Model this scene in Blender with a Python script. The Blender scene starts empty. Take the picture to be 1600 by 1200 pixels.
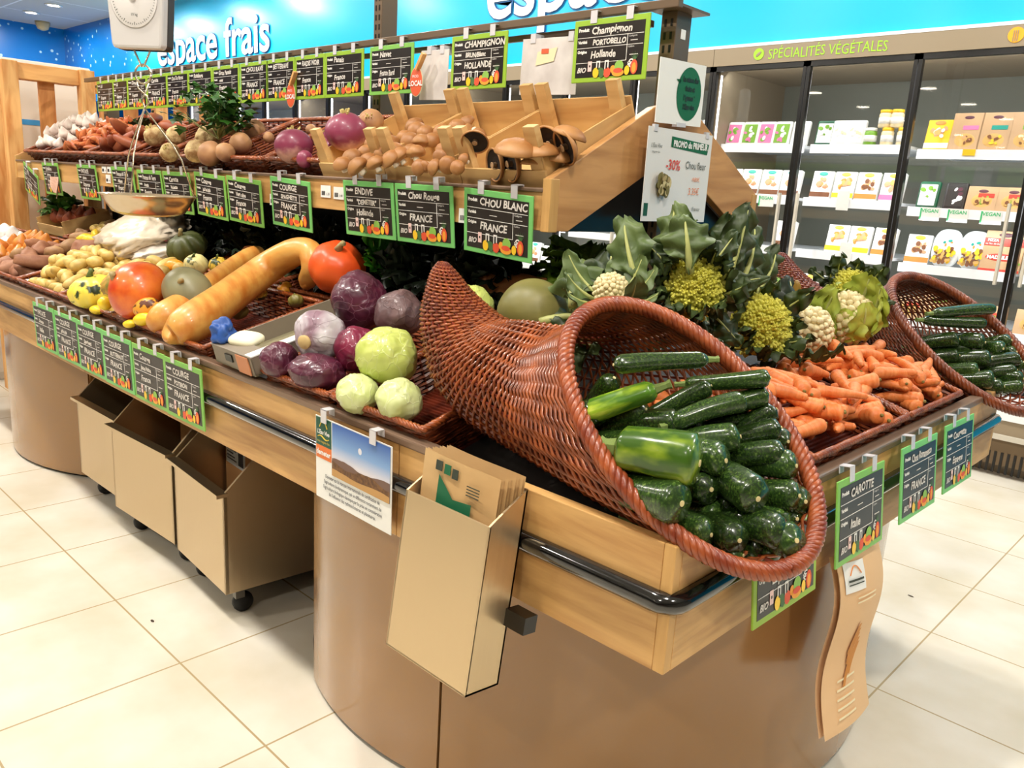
import bpy, math, random
from mathutils import Vector as V, Matrix as M, noise as NZ
PI = math.pi
SC = bpy.context.scene
COL = SC.collection
# ---------------------------------------------------------------- camera (looks along the aisle, slightly rolled)
F = 1268.2
_vx = V((-1362, -383, F)).normalized(); EX = -_vx
EY = V((1245, -228, F)).normalized()
EZ = EX.cross(EY).normalized(); EY = EZ.cross(EX).normalized()
ROT = M((EX, EY, EZ))                      # camera frame (x right, y down, z forward) -> world
EYE = V((0, 0, 1.29))
cam = bpy.data.cameras.new('camera'); cam.sensor_width = 36; cam.lens = F/1600*36
cam.clip_start = .02; cam.clip_end = 60
camo = bpy.data.objects.new('camera', cam); COL.objects.link(camo)
right = ROT @ V((1, 0, 0)); up = ROT @ V((0, -1, 0)); back = ROT @ V((0, 0, -1))
camo.matrix_world = M((( right.x, up.x, back.x, EYE.x), (right.y, up.y, back.y, EYE.y), (right.z, up.z, back.z, EYE.z), (0, 0, 0, 1)))
SC.camera = camo
# ---------------------------------------------------------------- world, exposure, shop lighting
SC.view_settings.view_transform = 'Standard'; SC.view_settings.look = 'None'
SC.view_settings.gamma = 1; SC.view_settings.use_curve_mapping = False
SC.view_settings.exposure = -0.08
w = bpy.data.worlds.new('world'); SC.world = w; w.use_nodes = True
bg = w.node_tree.nodes['Background']; bg.inputs[0].default_value = (1, .93, .84, 1); bg.inputs[1].default_value = .05
CEIL = 3.29
def area(name, loc, sx, sy, power, col=(1, .95, .88), rot=(0, 0, 0), shape='RECTANGLE', spread=None):
    l = bpy.data.lights.new(name, 'AREA'); l.shape = shape; l.size = sx
    if shape in ('RECTANGLE', 'ELLIPSE'): l.size_y = sy
    l.energy = power; l.color = col
    if spread: l.spread = spread
    o = bpy.data.objects.new(name, l); o.location = loc; o.rotation_euler = rot; COL.objects.link(o)
    return o
# ceiling downlights: rows over the aisles on both sides of the stand
DOWN = [(x, y) for x in (-7.4, -5.9, -4.4, -2.9, -1.4, .1, 1.6) for y in (.35, 3.35)] + [(x, -1.9) for x in (-5.9, -2.9, .1)] \
     + [(x, 3.95) for x in (-13.2, -12.3, -11.3, -10.0, -8.7)]
FARD = [(x, y) for y in (-5.2, -7.4, -10, -13.5, -17.5) for x in (-6.8, -4.9, -3.0, -1.1, .8)]
for i, (x, y) in enumerate(DOWN):
    p = 38 if y == .35 else 32
    if x < -8: p = 30
    area('downlight_beam', (x, y, CEIL-.06), .16, .16, p, (1, .95, .87), shape='DISK')
for gx in (-1.5, -4.6, -7.7): area('wall_fill', (gx, 4.12, CEIL-.06), 2.6, .08, 12, (.95, .98, 1), rot=(math.radians(28), 0, 0))  # added fill lights to brighten the blue wall, not shop fixtures
# ---------------------------------------------------------------- helpers
def ray(px, py): return ROT @ V((px-800, py-600, F))
def hit(px, py, ax, val):
    d = ray(px, py); t = (val-EYE[ax])/d[ax]; return EYE+d*t
def hitp(px, py, p0, n):
    d = ray(px, py); t = (p0-EYE).dot(n)/d.dot(n); return EYE+d*t
KS = .27
def zlow(y): return .84+KS*(y-.95)
LOWN = V((0, -KS, 1)).normalized()
def low(px, py, off=0): return hitp(px, py, V((0, .95, .84+off)), LOWN)
def lin(c): return tuple(((v/255)/12.92 if v/255 <= .04045 else ((v/255+.055)/1.055)**2.4) for v in c)
MATS = {}
def mat(name, col, rough=.5, metal=0., bump=0, bscale=40, var=0, vscale=8, col2=None, emit=0, coat=0, spec=.5, stretch=None, trans=0, sss=0, rnd=0, detail=4, lo=.35, hi=.65, ior=None):
    """principled material; col2 mixes in by noise; rnd varies value per object"""
    if name in MATS: return MATS[name]
    m = bpy.data.materials.new(name); m.use_nodes = True; nt = m.node_tree; n = nt.nodes; L = nt.links
    b = n['Principled BSDF']; c = (*lin(col), 1)
    b.inputs['Base Color'].default_value = c; b.inputs['Roughness'].default_value = rough; b.inputs['Metallic'].default_value = metal
    b.inputs['Specular IOR Level'].default_value = spec
    if coat: b.inputs['Coat Weight'].default_value = coat; b.inputs['Coat Roughness'].default_value = .12
    if trans: b.inputs['Transmission Weight'].default_value = trans
    if ior: b.inputs['IOR'].default_value = ior
    if emit: b.inputs['Emission Color'].default_value = c; b.inputs['Emission Strength'].default_value = emit
    m.diffuse_color = c
    out = None
    if col2 or bump:
        tc = n.new('ShaderNodeTexCoord'); mp = n.new('ShaderNodeMapping'); L.new(tc.outputs['Object'], mp.inputs[0])
        if stretch: mp.inputs['Scale'].default_value = stretch
    if col2:
        nz = n.new('ShaderNodeTexNoise'); nz.inputs['Scale'].default_value = vscale; nz.inputs['Detail'].default_value = detail
        L.new(mp.outputs[0], nz.inputs[0])
        rp = n.new('ShaderNodeValToRGB'); rp.color_ramp.elements[0].position = lo; rp.color_ramp.elements[1].position = hi
        rp.color_ramp.elements[0].color = c; rp.color_ramp.elements[1].color = (*lin(col2), 1)
        L.new(nz.outputs[0], rp.inputs[0]); out = rp.outputs[0]
    if rnd:
        oi = n.new('ShaderNodeObjectInfo'); hs = n.new('ShaderNodeHueSaturation'); mr = n.new('ShaderNodeMapRange')
        mr.inputs['To Min'].default_value = 1-rnd; mr.inputs['To Max'].default_value = 1+rnd*.6
        L.new(oi.outputs['Random'], mr.inputs[0]); L.new(mr.outputs[0], hs.inputs['Value'])
        if out: L.new(out, hs.inputs['Color'])
        else: hs.inputs['Color'].default_value = c
        out = hs.outputs[0]
    if out: L.new(out, b.inputs['Base Color'])
    if bump:
        nb = n.new('ShaderNodeTexNoise'); nb.inputs['Scale'].default_value = bscale; nb.inputs['Detail'].default_value = 3
        L.new(mp.outputs[0], nb.inputs[0]); bp = n.new('ShaderNodeBump'); bp.inputs['Strength'].default_value = bump; bp.inputs['Distance'].default_value = .01
        L.new(nb.outputs[0], bp.inputs['Height']); L.new(bp.outputs[0], b.inputs['Normal'])
    MATS[name] = m; return m
def wood(name, col, col2, scale=6, stretch=(1, 12, 12), rough=.5, rnd=0):
    """board with long grain along local X, knots and a faint seam"""
    if name in MATS: return MATS[name]
    m = mat(name, col, rough); nt = m.node_tree; n = nt.nodes; L = nt.links; b = n['Principled BSDF']
    tc = n.new('ShaderNodeTexCoord'); mp = n.new('ShaderNodeMapping'); mp.inputs['Scale'].default_value = stretch
    L.new(tc.outputs['Object'], mp.inputs[0])
    a = n.new('ShaderNodeTexNoise'); a.inputs['Scale'].default_value = scale; a.inputs['Detail'].default_value = 8; a.inputs['Distortion'].default_value = .6
    L.new(mp.outputs[0], a.inputs[0])
    rp = n.new('ShaderNodeValToRGB'); e = rp.color_ramp.elements; e[0].position = .3; e[0].color = (*lin(col2), 1); e[1].position = .62; e[1].color = (*lin(col), 1)
    q = e.new(.5); q.color = (*[(x*2+y)/3 for x, y in zip(lin(col), lin(col2))], 1)
    L.new(a.outputs[0], rp.inputs[0]); L.new(rp.outputs[0], b.inputs['Base Color'])
    bp = n.new('ShaderNodeBump'); bp.inputs['Strength'].default_value = .15; bp.inputs['Distance'].default_value = .004
    L.new(a.outputs[0], bp.inputs['Height']); L.new(bp.outputs[0], b.inputs['Normal'])
    return m
class MB:
    def __init__(s): s.v = []; s.f = []; s.mi = []
    def add(s, vs, fs, mi=0, T=None):
        o = len(s.v); s.v += [tuple(T @ V(p)) if T else tuple(p) for p in vs]
        s.f += [tuple(i+o for i in f) for f in fs]; s.mi += [mi]*len(fs); return s
    def box(s, x0, y0, z0, x1, y1, z1, mi=0, T=None):
        vs = [(x, y, z) for z in (z0, z1) for y in (y0, y1) for x in (x0, x1)]
        return s.add(vs, [(0, 2, 3, 1), (4, 5, 7, 6), (0, 1, 5, 4), (2, 6, 7, 3), (0, 4, 6, 2), (1, 3, 7, 5)], mi, T)
    def tube(s, pts, r, k=6, mi=0, closed=False, cap=True, T=None, flat=1):
        pts = [V(p) for p in pts]; n = len(pts); vs = []; prev = None
        for i, p in enumerate(pts):
            t = (pts[(i+1) % n]-pts[i-1]) if closed else (pts[min(i+1, n-1)]-pts[max(i-1, 0)])
            t = t.normalized() if t.length > 1e-9 else V((0, 0, 1))
            if prev is None: a = t.orthogonal().normalized()
            else:
                a = prev-t*prev.dot(t); a = a.normalized() if a.length > 1e-6 else t.orthogonal().normalized()
            prev = a; b = t.cross(a); rr = r[i] if isinstance(r, (list, tuple)) else r
            vs += [p+(a*math.cos(2*PI*j/k)+b*math.sin(2*PI*j/k)*flat)*rr for j in range(k)]
        fs = []
        for i in range(n if closed else n-1):
            i2 = (i+1) % n
            for j in range(k):
                j2 = (j+1) % k; fs.append((i*k+j, i*k+j2, i2*k+j2, i2*k+j))
        if cap and not closed: fs += [tuple(range(k))[::-1], tuple((n-1)*k+j for j in range(k))]
        return s.add(vs, fs, mi, T)
    def lathe(s, prof, k=24, mi=0, T=None, caps=True):
        """profile of (radius, z) turned about z"""
        vs = [(r*math.cos(2*PI*j/k), r*math.sin(2*PI*j/k), z) for r, z in prof for j in range(k)]
        fs = [(i*k+j, i*k+(j+1) % k, (i+1)*k+(j+1) % k, (i+1)*k+j) for i in range(len(prof)-1) for j in range(k)]
        if caps: fs += [tuple(range(k))[::-1], tuple((len(prof)-1)*k+j for j in range(k))]
        return s.add(vs, fs, mi, T)
    def grid(s, fn, nu, nv, mi=0, T=None, cu=False):
        vs = [fn(i/nu, j/nv) for j in range(nv+1) for i in range(nu if cu else nu+1)]
        c = nu if cu else nu+1
        fs = [(j*c+i, j*c+(i+1) % c, (j+1)*c+(i+1) % c, (j+1)*c+i) for j in range(nv) for i in range(nu)]
        return s.add(vs, fs, mi, T)
    def ball(s, fn, nu=20, nv=12, mi=0, T=None):
        """closed surface from a function of a unit direction"""
        vs = [fn(V((0, 0, -1)))]
        for j in range(1, nv):
            th = PI*j/nv
            vs += [fn(V((math.sin(th)*math.cos(2*PI*i/nu), math.sin(th)*math.sin(2*PI*i/nu), -math.cos(th)))) for i in range(nu)]
        vs.append(fn(V((0, 0, 1)))); e = len(vs)-1; fs = [(0, 1+(i+1) % nu, 1+i) for i in range(nu)]
        for j in range(nv-2):
            for i in range(nu):
                a = 1+j*nu; fs.append((a+i, a+(i+1) % nu, a+nu+(i+1) % nu, a+nu+i))
        a = 1+(nv-2)*nu; fs += [(a+i, a+(i+1) % nu, e) for i in range(nu)]
        return s.add(vs, fs, mi, T)
    def prism(s, poly, ax, a, b, mi=0, T=None):
        """polygon in the plane across axis ax, thick from a to b"""
        def P(q, c): return (c, q[0], q[1]) if ax == 0 else ((q[0], c, q[1]) if ax == 1 else (q[0], q[1], c))
        n = len(poly); vs = [P(q, a) for q in poly]+[P(q, b) for q in poly]
        fs = [tuple(range(n))[::-1], tuple(range(n, 2*n))]+[(i, (i+1) % n, n+(i+1) % n, n+i) for i in range(n)]
        return s.add(vs, fs, mi, T)
    def mesh(s, name, mats, smooth=False, bevel=0):
        me = bpy.data.meshes.new(name); me.from_pydata(s.v, [], s.f)
        for m in (mats if isinstance(mats, (list, tuple)) else [mats]): me.materials.append(m)
        me.polygons.foreach_set('material_index', s.mi)
        if smooth: me.polygons.foreach_set('use_smooth', [True]*len(s.f))
        me.update(); return me
    def obj(s, name, mats, parent=None, smooth=False, bevel=0, loc=None, rot=None):
        return ob(name, s.mesh(name, mats, smooth), parent, bevel, loc, rot)
def ob(name, data, parent=None, bevel=0, loc=None, rot=None):
    o = bpy.data.objects.new(name, data); COL.objects.link(o)
    if parent: o.parent = parent
    if loc is not None: o.location = loc
    if rot is not None: o.rotation_euler = rot
    if bevel:
        b = o.modifiers.new('bevel', 'BEVEL'); b.width = bevel; b.segments = 2; b.limit_method = 'ANGLE'
    return o
def tag(o, label, cat, group=None):
    o['label'] = label; o['category'] = cat
    if group: o['group'] = group
    return o
def thing(name, label, cat, loc=(0, 0, 0), rot=(0, 0, 0), group=None):
    o = bpy.data.objects.new(name, None); o.empty_display_size = .05; COL.objects.link(o)
    o.location = loc; o.rotation_euler = rot; return tag(o, label, cat, group)
def struct(name, mb, mats, smooth=False):
    o = mb.obj(name, mats, None, smooth); o['kind'] = 'structure'; return o
def dup(root, loc=None, rot=None, label=None, group=None, scale=None):
    r = root.copy(); COL.objects.link(r)
    if loc is not None: r.location = loc
    if rot is not None: r.rotation_euler = rot
    if scale is not None: r.scale = scale if hasattr(scale, '__len__') else (scale,)*3
    if label: r['label'] = label
    if group: r['group'] = group
    for ch in KIDS.get(root.name, []):
        c = ch.copy(); COL.objects.link(c); c.parent = r; KIDS.setdefault(r.name, []).append(c)
        for g in KIDS.get(ch.name, []):
            d = g.copy(); COL.objects.link(d); d.parent = c
    return r
KIDS = {}
def kids(root):
    for o in bpy.data.objects:
        if o.parent is not None:
            if o.parent == root or o.parent.parent == root:
                l = KIDS.setdefault(o.parent.name, [])
                if o not in l: l.append(o)
    return root
def text_geo(s, size=.02, align='CENTER', bold=0, shear=0, res=2, sp=1.):
    cu = bpy.data.curves.new('t', 'FONT'); cu.body = s; cu.size = size; cu.align_x = align; cu.offset = bold; cu.shear = shear
    cu.resolution_u = res; cu.space_character = sp; cu.fill_mode = 'FRONT'
    o = bpy.data.objects.new('t', cu); me = o.to_mesh()
    vs = [v.co.copy() for v in me.vertices]; fs = [tuple(p.vertices) for p in me.polygons]
    o.to_mesh_clear(); bpy.data.objects.remove(o); bpy.data.curves.remove(cu); return vs, fs
def put_text(mb, s, x, z, size, y=-.001, align='LEFT', mi=0, bold=0, shear=0, wob=0, sx=1, sp=1., T=None, seed=1):
    """text standing in the local xz plane, readable from -y"""
    vs, fs = text_geo(s, size, align, bold, shear, sp=sp); rr = random.Random(hash_(s)+seed)
    ph = rr.random()*6
    out = [(x+v.x*sx, y, z+v.y+(math.sin(v.x/size*1.7+ph)*size*wob)) for v in vs]
    mb.add(out, fs, mi, T)
def hash_(s): return sum((i+1)*ord(c) for i, c in enumerate(s)) % 9973
def eul(xaxis, upish=V((0, 0, 1))):
    """rotation whose local X runs along xaxis"""
    x = V(xaxis).normalized(); z = V(upish); z = (z-x*z.dot(x)); z = z.normalized() if z.length > 1e-4 else x.orthogonal().normalized()
    y = z.cross(x); return M(((x.x, y.x, z.x), (x.y, y.y, z.y), (x.z, y.z, z.z))).to_euler()
def fuzz(p, s, a, seed=0): return NZ.noise(V(p)*s+V((seed*7.3, seed*3.1, seed*1.7)))*a
# ================================================================ THE SETTING
def floor_mat():
    m = mat('floor_tile', (236, 226, 208), .22); nt = m.node_tree; n = nt.nodes; L = nt.links; b = n['Principled BSDF']
    tc = n.new('ShaderNodeTexCoord'); mp = n.new('ShaderNodeMapping'); L.new(tc.outputs['Object'], mp.inputs[0])
    mp.inputs['Location'].default_value = (.61/.45, 1.3-.843/.4566*0, 0)
    br = n.new('ShaderNodeTexBrick'); br.offset = 0; br.squash = 1
    br.inputs['Scale'].default_value = 1; br.inputs['Brick Width'].default_value = .4475; br.inputs['Row Height'].default_value = .4565
    br.inputs['Mortar Size'].default_value = .0028; br.inputs['Mortar Smooth'].default_value = .1
    mp.inputs['Location'].default_value = (.61, -.376, 0)
    nz = n.new('ShaderNodeTexNoise'); nz.inputs['Scale'].default_value = 3.2; nz.inputs['Detail'].default_value = 5
    L.new(mp.outputs[0], br.inputs[0]); L.new(mp.outputs[0], nz.inputs[0])
    rp = n.new('ShaderNodeValToRGB'); e = rp.color_ramp.elements; e[0].position = .3; e[0].color = (*lin((214, 204, 182)), 1); e[1].position = .7; e[1].color = (*lin((232, 226, 214)), 1)
    L.new(nz.outputs[0], rp.inputs[0]); L.new(rp.outputs[0], br.inputs['Color1']); L.new(rp.outputs[0], br.inputs['Color2'])
    br.inputs['Mortar'].default_value = (*lin((178, 158, 120)), 1)
    L.new(br.outputs['Color'], b.inputs['Base Color'])
    return m
struct('floor', MB().box(-16, -22, -.1, 5, 8, 0), floor_mat())
def ceil_mat():
    m = mat('ceiling_tile', (214, 212, 206), .7); nt = m.node_tree; n = nt.nodes; L = nt.links; b = n['Principled BSDF']
    tc = n.new('ShaderNodeTexCoord'); br = n.new('ShaderNodeTexBrick'); br.offset = 0
    br.inputs['Scale'].default_value = 1; br.inputs['Brick Width'].default_value = 1.2; br.inputs['Row Height'].default_value = 1.2
    br.inputs['Mortar Size'].default_value = .014; br.inputs['Mortar'].default_value = (*lin((244, 244, 242)), 1)
    for k in ('Color1', 'Color2'): br.inputs[k].default_value = (*lin((200, 198, 192)), 1)
    L.new(tc.outputs['Object'], br.inputs[0]); L.new(br.outputs['Color'], b.inputs['Base Color']); return m
struct('ceiling', MB().box(-16, -22, CEIL, 5, 8, CEIL+.1), ceil_mat())
def blue_mat(name, dots, base=(14, 182, 236), deep=(0, 120, 206)):
    m = mat(name, base, .28); nt = m.node_tree; n = nt.nodes; L = nt.links; b = n['Principled BSDF']
    tc = n.new('ShaderNodeTexCoord'); vo = n.new('ShaderNodeTexVoronoi'); vo.inputs['Scale'].default_value = 8.5; vo.feature = 'F1'
    L.new(tc.outputs['Object'], vo.inputs[0]); mr = n.new('ShaderNodeMapRange'); mr.inputs['From Min'].default_value = .15; mr.inputs['From Max'].default_value = .20
    mr.inputs['To Min'].default_value = 1; mr.inputs['To Max'].default_value = 0
    L.new(vo.outputs['Distance'], mr.inputs[0]); mx = n.new('ShaderNodeMix'); mx.data_type = 'RGBA'
    # the printed bubbles stop and the print turns paler past the corner stretch
    sp = n.new('ShaderNodeSeparateXYZ'); L.new(tc.outputs['Object'], sp.inputs[0])
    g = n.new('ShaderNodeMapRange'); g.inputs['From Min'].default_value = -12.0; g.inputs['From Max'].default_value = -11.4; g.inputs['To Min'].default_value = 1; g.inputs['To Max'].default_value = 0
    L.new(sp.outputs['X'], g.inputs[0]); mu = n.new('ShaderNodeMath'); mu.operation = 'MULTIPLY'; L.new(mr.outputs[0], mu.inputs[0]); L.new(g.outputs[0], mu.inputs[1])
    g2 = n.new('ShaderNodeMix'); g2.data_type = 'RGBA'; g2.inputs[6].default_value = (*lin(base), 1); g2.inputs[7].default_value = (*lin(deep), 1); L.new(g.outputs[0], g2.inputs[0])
    L.new(mu.outputs[0], mx.inputs[0]); L.new(g2.outputs[2], mx.inputs[6]); mx.inputs[7].default_value = (*lin((190, 230, 245)), 1)
    L.new(mx.outputs[2], b.inputs['Base Color']); return m
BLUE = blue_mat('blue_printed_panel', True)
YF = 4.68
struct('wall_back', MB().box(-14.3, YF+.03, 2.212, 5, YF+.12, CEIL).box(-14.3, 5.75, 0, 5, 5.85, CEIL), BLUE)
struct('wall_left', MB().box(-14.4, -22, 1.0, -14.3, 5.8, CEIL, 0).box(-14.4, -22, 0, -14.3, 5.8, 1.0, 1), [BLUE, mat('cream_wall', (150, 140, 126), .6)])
struct('wall_right', MB().box(4.9, -22, 0, 5, 5.8, CEIL), mat('cream_wall', (150, 140, 126), .6))
struct('wall_front', MB().box(-14.4, -22.1, 0, 5, -22, CEIL), mat('cream_wall', (150, 140, 126), .6))
# wall lettering, free-standing white letters with a darker edge
def letters(label, txt, x0, z0, size, width=None):
    t = thing('wall_lettering', label, 'sign', (x0, YF+.028, z0))
    vs, fs = text_geo(txt, size, 'LEFT', .008, res=4); w0 = max(v.x for v in vs); k = (width/w0) if width else 1
    mb = MB(); mb.add([(v.x*k, -.012, v.y) for v in vs], fs); o = mb.obj('letters', mat('white_letter', (246, 248, 250), .4), t)
    vs, fs = text_geo(txt, size, 'LEFT', .018, res=4)
    mb = MB(); mb.add([(v.x*k, -.004, v.y) for v in vs], fs); mb.obj('letter_edge', mat('letter_edge', (0, 90, 150), .5), t)
    return t
letters('white words espace frais on the blue wall beyond the hanging scale', 'espace frais', -10.95, 2.575, .56, 2.75)
letters('white word espace, tops cut by the ceiling side, above the price card rail', 'espace', -4.95, 2.575, .58, 1.66)
# downlights
HOU = mat('downlight_ring', (235, 235, 232), .4); LIT = mat('downlight_lamp', (255, 244, 224), .5, emit=30)
ring = MB().lathe([(.07, 0), (.105, 0), (.105, -.012), (.07, -.012), (.07, 0)], 24, caps=False).mesh('ring', HOU, True)
disc = MB().lathe([(.001, -.004), (.07, -.004), (.07, -.001), (.001, -.001)], 24).mesh('lamp', LIT)
for x, y in DOWN:
    t = thing('ceiling_downlight', 'round recessed ceiling downlight over the aisles', 'light', (x, y, CEIL), group='ceiling downlights')
    ob('ring', ring, t); ob('lamp', disc, t)
for x, y in FARD:
    t = thing('ceiling_downlight', 'wide round ceiling downlight mirrored in the cold case doors', 'light', (x, y, CEIL), group='far ceiling downlights'); t.scale = (1.9, 1.9, 1)
    ob('ring', ring, t); ob('lamp', disc, t)
# pendant lamp shade cut by the left edge, above the timber frame
t = thing('pendant_lamp', 'white hanging lamp body at the upper left near the ceiling', 'lamp', (-4.6, 1.15, 1.98))
MB().lathe([(.03, .5), (.055, .48), (.06, .02), (.052, 0)], 24).obj('lamp_body', mat('white_metal', (238, 236, 230), .35), t, True)
MB().tube([(0, 0, .5), (0, 0, CEIL-1.98)], .006).obj('cord', mat('black_plastic', (20, 18, 17), .35), t)
# ceiling smoke detector in the wall corner
t = thing('smoke_detector', 'small round ceiling detector in the blue wall corner', 'detector', (-13.9, 4.3, CEIL))
MB().lathe([(.02, -.12), (.07, -.1), (.1, -.03), (.1, 0)], 20).obj('detector_body', mat('beige_plastic', (196, 176, 130), .5), t, True)
# ================================================================ COLD CASES ALONG THE BACK WALL
BLK = mat('black_frame', (16, 14, 13), .3); TAUPE = mat('taupe_panel', (148, 132, 108), .4); WHT = mat('white_shelf', (236, 240, 244), .4)
def glass_mat():
    m = bpy.data.materials.new('door_glass'); m.use_nodes = True; nt = m.node_tree; n = nt.nodes; L = nt.links; n.clear()
    o = n.new('ShaderNodeOutputMaterial'); mx = n.new('ShaderNodeMixShader'); tr = n.new('ShaderNodeBsdfTransparent'); gl = n.new('ShaderNodeBsdfGlossy')
    gl.inputs['Roughness'].default_value = .02; fr = n.new('ShaderNodeLayerWeight'); fr.inputs[0].default_value = .5
    pw = n.new('ShaderNodeMath'); pw.operation = 'POWER'; pw.inputs[1].default_value = 3.2; L.new(fr.outputs['Facing'], pw.inputs[0])
    mr = n.new('ShaderNodeMath'); mr.operation = 'MULTIPLY_ADD'; mr.inputs[1].default_value = .7; mr.inputs[2].default_value = .05
    L.new(pw.outputs[0], mr.inputs[0]); L.new(mr.outputs[0], mx.inputs[0]); L.new(tr.outputs[0], mx.inputs[1]); L.new(gl.outputs[0], mx.inputs[2]); L.new(mx.outputs[0], o.inputs[0])
    MATS['door_glass'] = m; return m
GLASS = glass_mat()
LED = mat('case_led', (250, 252, 255), .5, emit=4)
CASEW = 2.42; DW = CASEW/4
HOT = [1.655, 1.35, 1.045, .74]
def cold_case(x0, label, text=None, icon=None, lit=True):
    t = thing('refrigerated_display_case', label, 'refrigerator', (x0, YF, 0), group=None)
    inner = mat('case_lining', (128, 130, 118), .5)
    b = MB().box(0, .03, 0, .03, .95, 2.21, 0).box(CASEW-.03, .03, 0, CASEW, .95, 2.21, 0).box(0, .9, 0, CASEW, .95, 2.21, 1).box(0, .03, 2.1, CASEW, .95, 2.21, 0)
    b.box(0, .05, 0, CASEW, .9, .3, 0); b.obj('cabinet_shell', [TAUPE, inner], t)
    MB().box(0, -.02, 2.105, CASEW-.003, .03, 2.21).obj('header_panel', TAUPE, t)
    MB().box(0, -.022, 2.205, CASEW, .03, 2.222).obj('header_trim', WHT, t)
    MB().box(0, -.03, .06, CASEW, .05, .2).obj('kick_panel', mat('kick_brown', (112, 92, 66), .5), t)
    g = MB()
    for i in range(80): g.box(.02+i*.03, -.036, .02, .032+i*.03, -.03, .13)
    g.obj('grille', BLK, t)
    MB().box(0, -.06, .2, CASEW, .05, .225).box(0, -.04, .225, CASEW, .05, .30, 1).obj('bumper', [mat('pale_metal', (200, 194, 180), .35), TAUPE], t)
    MB().box(0, -.05, .30, CASEW, .2, .42).obj('front_sill', WHT, t)
    s = MB()
    for k, z in enumerate(HOT):
        for d in range(4):
            zz = z+(0 if d < 2 else -.022)
            s.box(d*DW+.02, .14, zz-.018, (d+1)*DW-.02, .8, zz-.002, 0)
    s.obj('shelf_boards', WHT, t)
    s = MB()
    for k, z in enumerate(HOT):
        for d in range(4):
            zz = z+(0 if d < 2 else -.022)
            s.box(d*DW+.02, .128, zz-.046, (d+1)*DW-.02, .14, zz+.004, 0)
    s.obj('ticket_rail', mat('ticket_white', (246, 248, 252), .3), t)
    for d in range(4):
        dr = thing('x', 'x', 'x'); dr.name = 'door'; del dr['label']; del dr['category']; dr.parent = t; dr.location = (d*DW, 0, .42)
        H = 1.685
        MB().box(.002, -.012, 0, .022, .02, H).box(DW-.022, -.012, 0, DW-.002, .02, H).box(.002, -.012, H-.03, DW-.002, .02, H).box(.002, -.012, 0, DW-.002, .02, .03).obj('door_frame', BLK, dr)
        MB().box(.02, 0, .03, DW-.02, .006, H-.03).obj('glass_pane', GLASS, dr)
        MB().box(.05 if d % 2 else DW-.062, -.04, .55, .062 if d % 2 else DW-.05, -.014, .95).obj('handle', mat('pale_metal', (200, 194, 180), .35), dr)
    if lit:
        l = MB()
        for d in range(5): l.box(max(.035, d*DW-.008), .035, .45, min(CASEW-.035, d*DW+.008), .05, 2.06)
        l.obj('light_strip', LED, t)
        area('case_light', (x0+CASEW/2, YF+.09, 2.07), CASEW-.1, .08, 5.5, (.93, .98, 1), rot=(math.radians(38), 0, 0))
        for z in (1.56, 1.25, .94, .63):
            area('shelf_light', (x0+CASEW/2, YF+.1, z), CASEW-.1, .04, 3.2, (.95, .99, 1), rot=(math.radians(55), 0, 0))
    return t
c1 = cold_case(-2.85, 'glass-door cold case headed SPÉCIALITÉS VÉGÉTALES on the back wall')
h = MB(); put_text(h, 'SPÉCIALITÉS VÉGÉTALES', 0, 0, .078, sx=.82, wob=.03)
h.obj('header_lettering', mat('lime_print', (160, 214, 50), .5), c1, loc=(.36, -.021, 2.128))
ic = MB().lathe([(.001, 0), (.033, 0), (.033, .002), (.001, .002)], 24, T=M.Rotation(PI/2, 4, 'X')); ic.obj('leaf_icon', mat('lime_print', (160, 214, 50), .5), c1, loc=(.30, -.021, 2.158))
lf = MB().ball(lambda d: V((d.x*.02+d.z*.004, d.y*.001, d.z*.009)), 12, 8, T=M.Rotation(-.6, 4, 'Y')); lf.obj('leaf_icon_center', TAUPE, c1, loc=(.30, -.0245, 2.158))
ic = MB().lathe([(.001, 0), (.036, 0), (.036, .002), (.001, .002)], 24, T=M.Rotation(PI/2, 4, 'X')); ic.obj('food_icon', mat('orange_print', (245, 170, 30), .5), c1, loc=(1.645, -.021, 2.158))
fk = MB()
for i in range(3): fk.box(-.012+i*.009, -.001, -.03, -.008+i*.009, 0, .02)
fk.obj('food_icon_fork', TAUPE, c1, loc=(1.645, -.0245, 2.158))
cold_case(-2.85-CASEW, 'glass-door cold case behind the mushroom crates, second along the wall')
cold_case(-2.85-2*CASEW, 'glass-door cold case behind the parsley and celeriac, third along the wall')
cold_case(-2.85-3*CASEW, 'farthest glass-door cold case, behind the timber pallets')
# ---- products
def jitter(rr, a): return rr.uniform(-a, a)
PR = random.Random(5)
PM = {k: mat('print_'+k, c, .35) for k, c in dict(white=(240, 240, 236), kraft=(196, 160, 120), yellow=(245, 200, 40), orange=(232, 140, 60), red=(205, 60, 45), teal=(0, 150, 135), green=(120, 170, 50),
      pink=(225, 120, 170), brown=(120, 72, 40), blue=(60, 150, 215), cream=(238, 222, 180), dark=(40, 38, 36), pasta=(214, 170, 96), salmon=(226, 160, 120), darkgreen=(20, 90, 60), purple=(90, 45, 60)).items()}
CLEAR = mat('clear_plastic', (235, 240, 242), .12, coat=.5)
def blobs(mb, rr, x0, x1, z0, z1, y, n, mis, s=.012):
    for i in range(n):
        cx, cz = rr.uniform(x0, x1), rr.uniform(z0, z1); a = rr.uniform(.6, 1.2)*s; b = a*rr.uniform(.5, .9); an = rr.random()*3
        mb.add([(cx+a*math.cos(t)*math.cos(an)-b*math.sin(t)*math.sin(an), y-.0004*i, cz+a*math.cos(t)*math.sin(an)+b*math.sin(t)*math.cos(an)) for t in [2*PI*k/10 for k in range(10)]], [tuple(range(10))[::-1]], rr.choice(mis))
PROTO = {}
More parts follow.
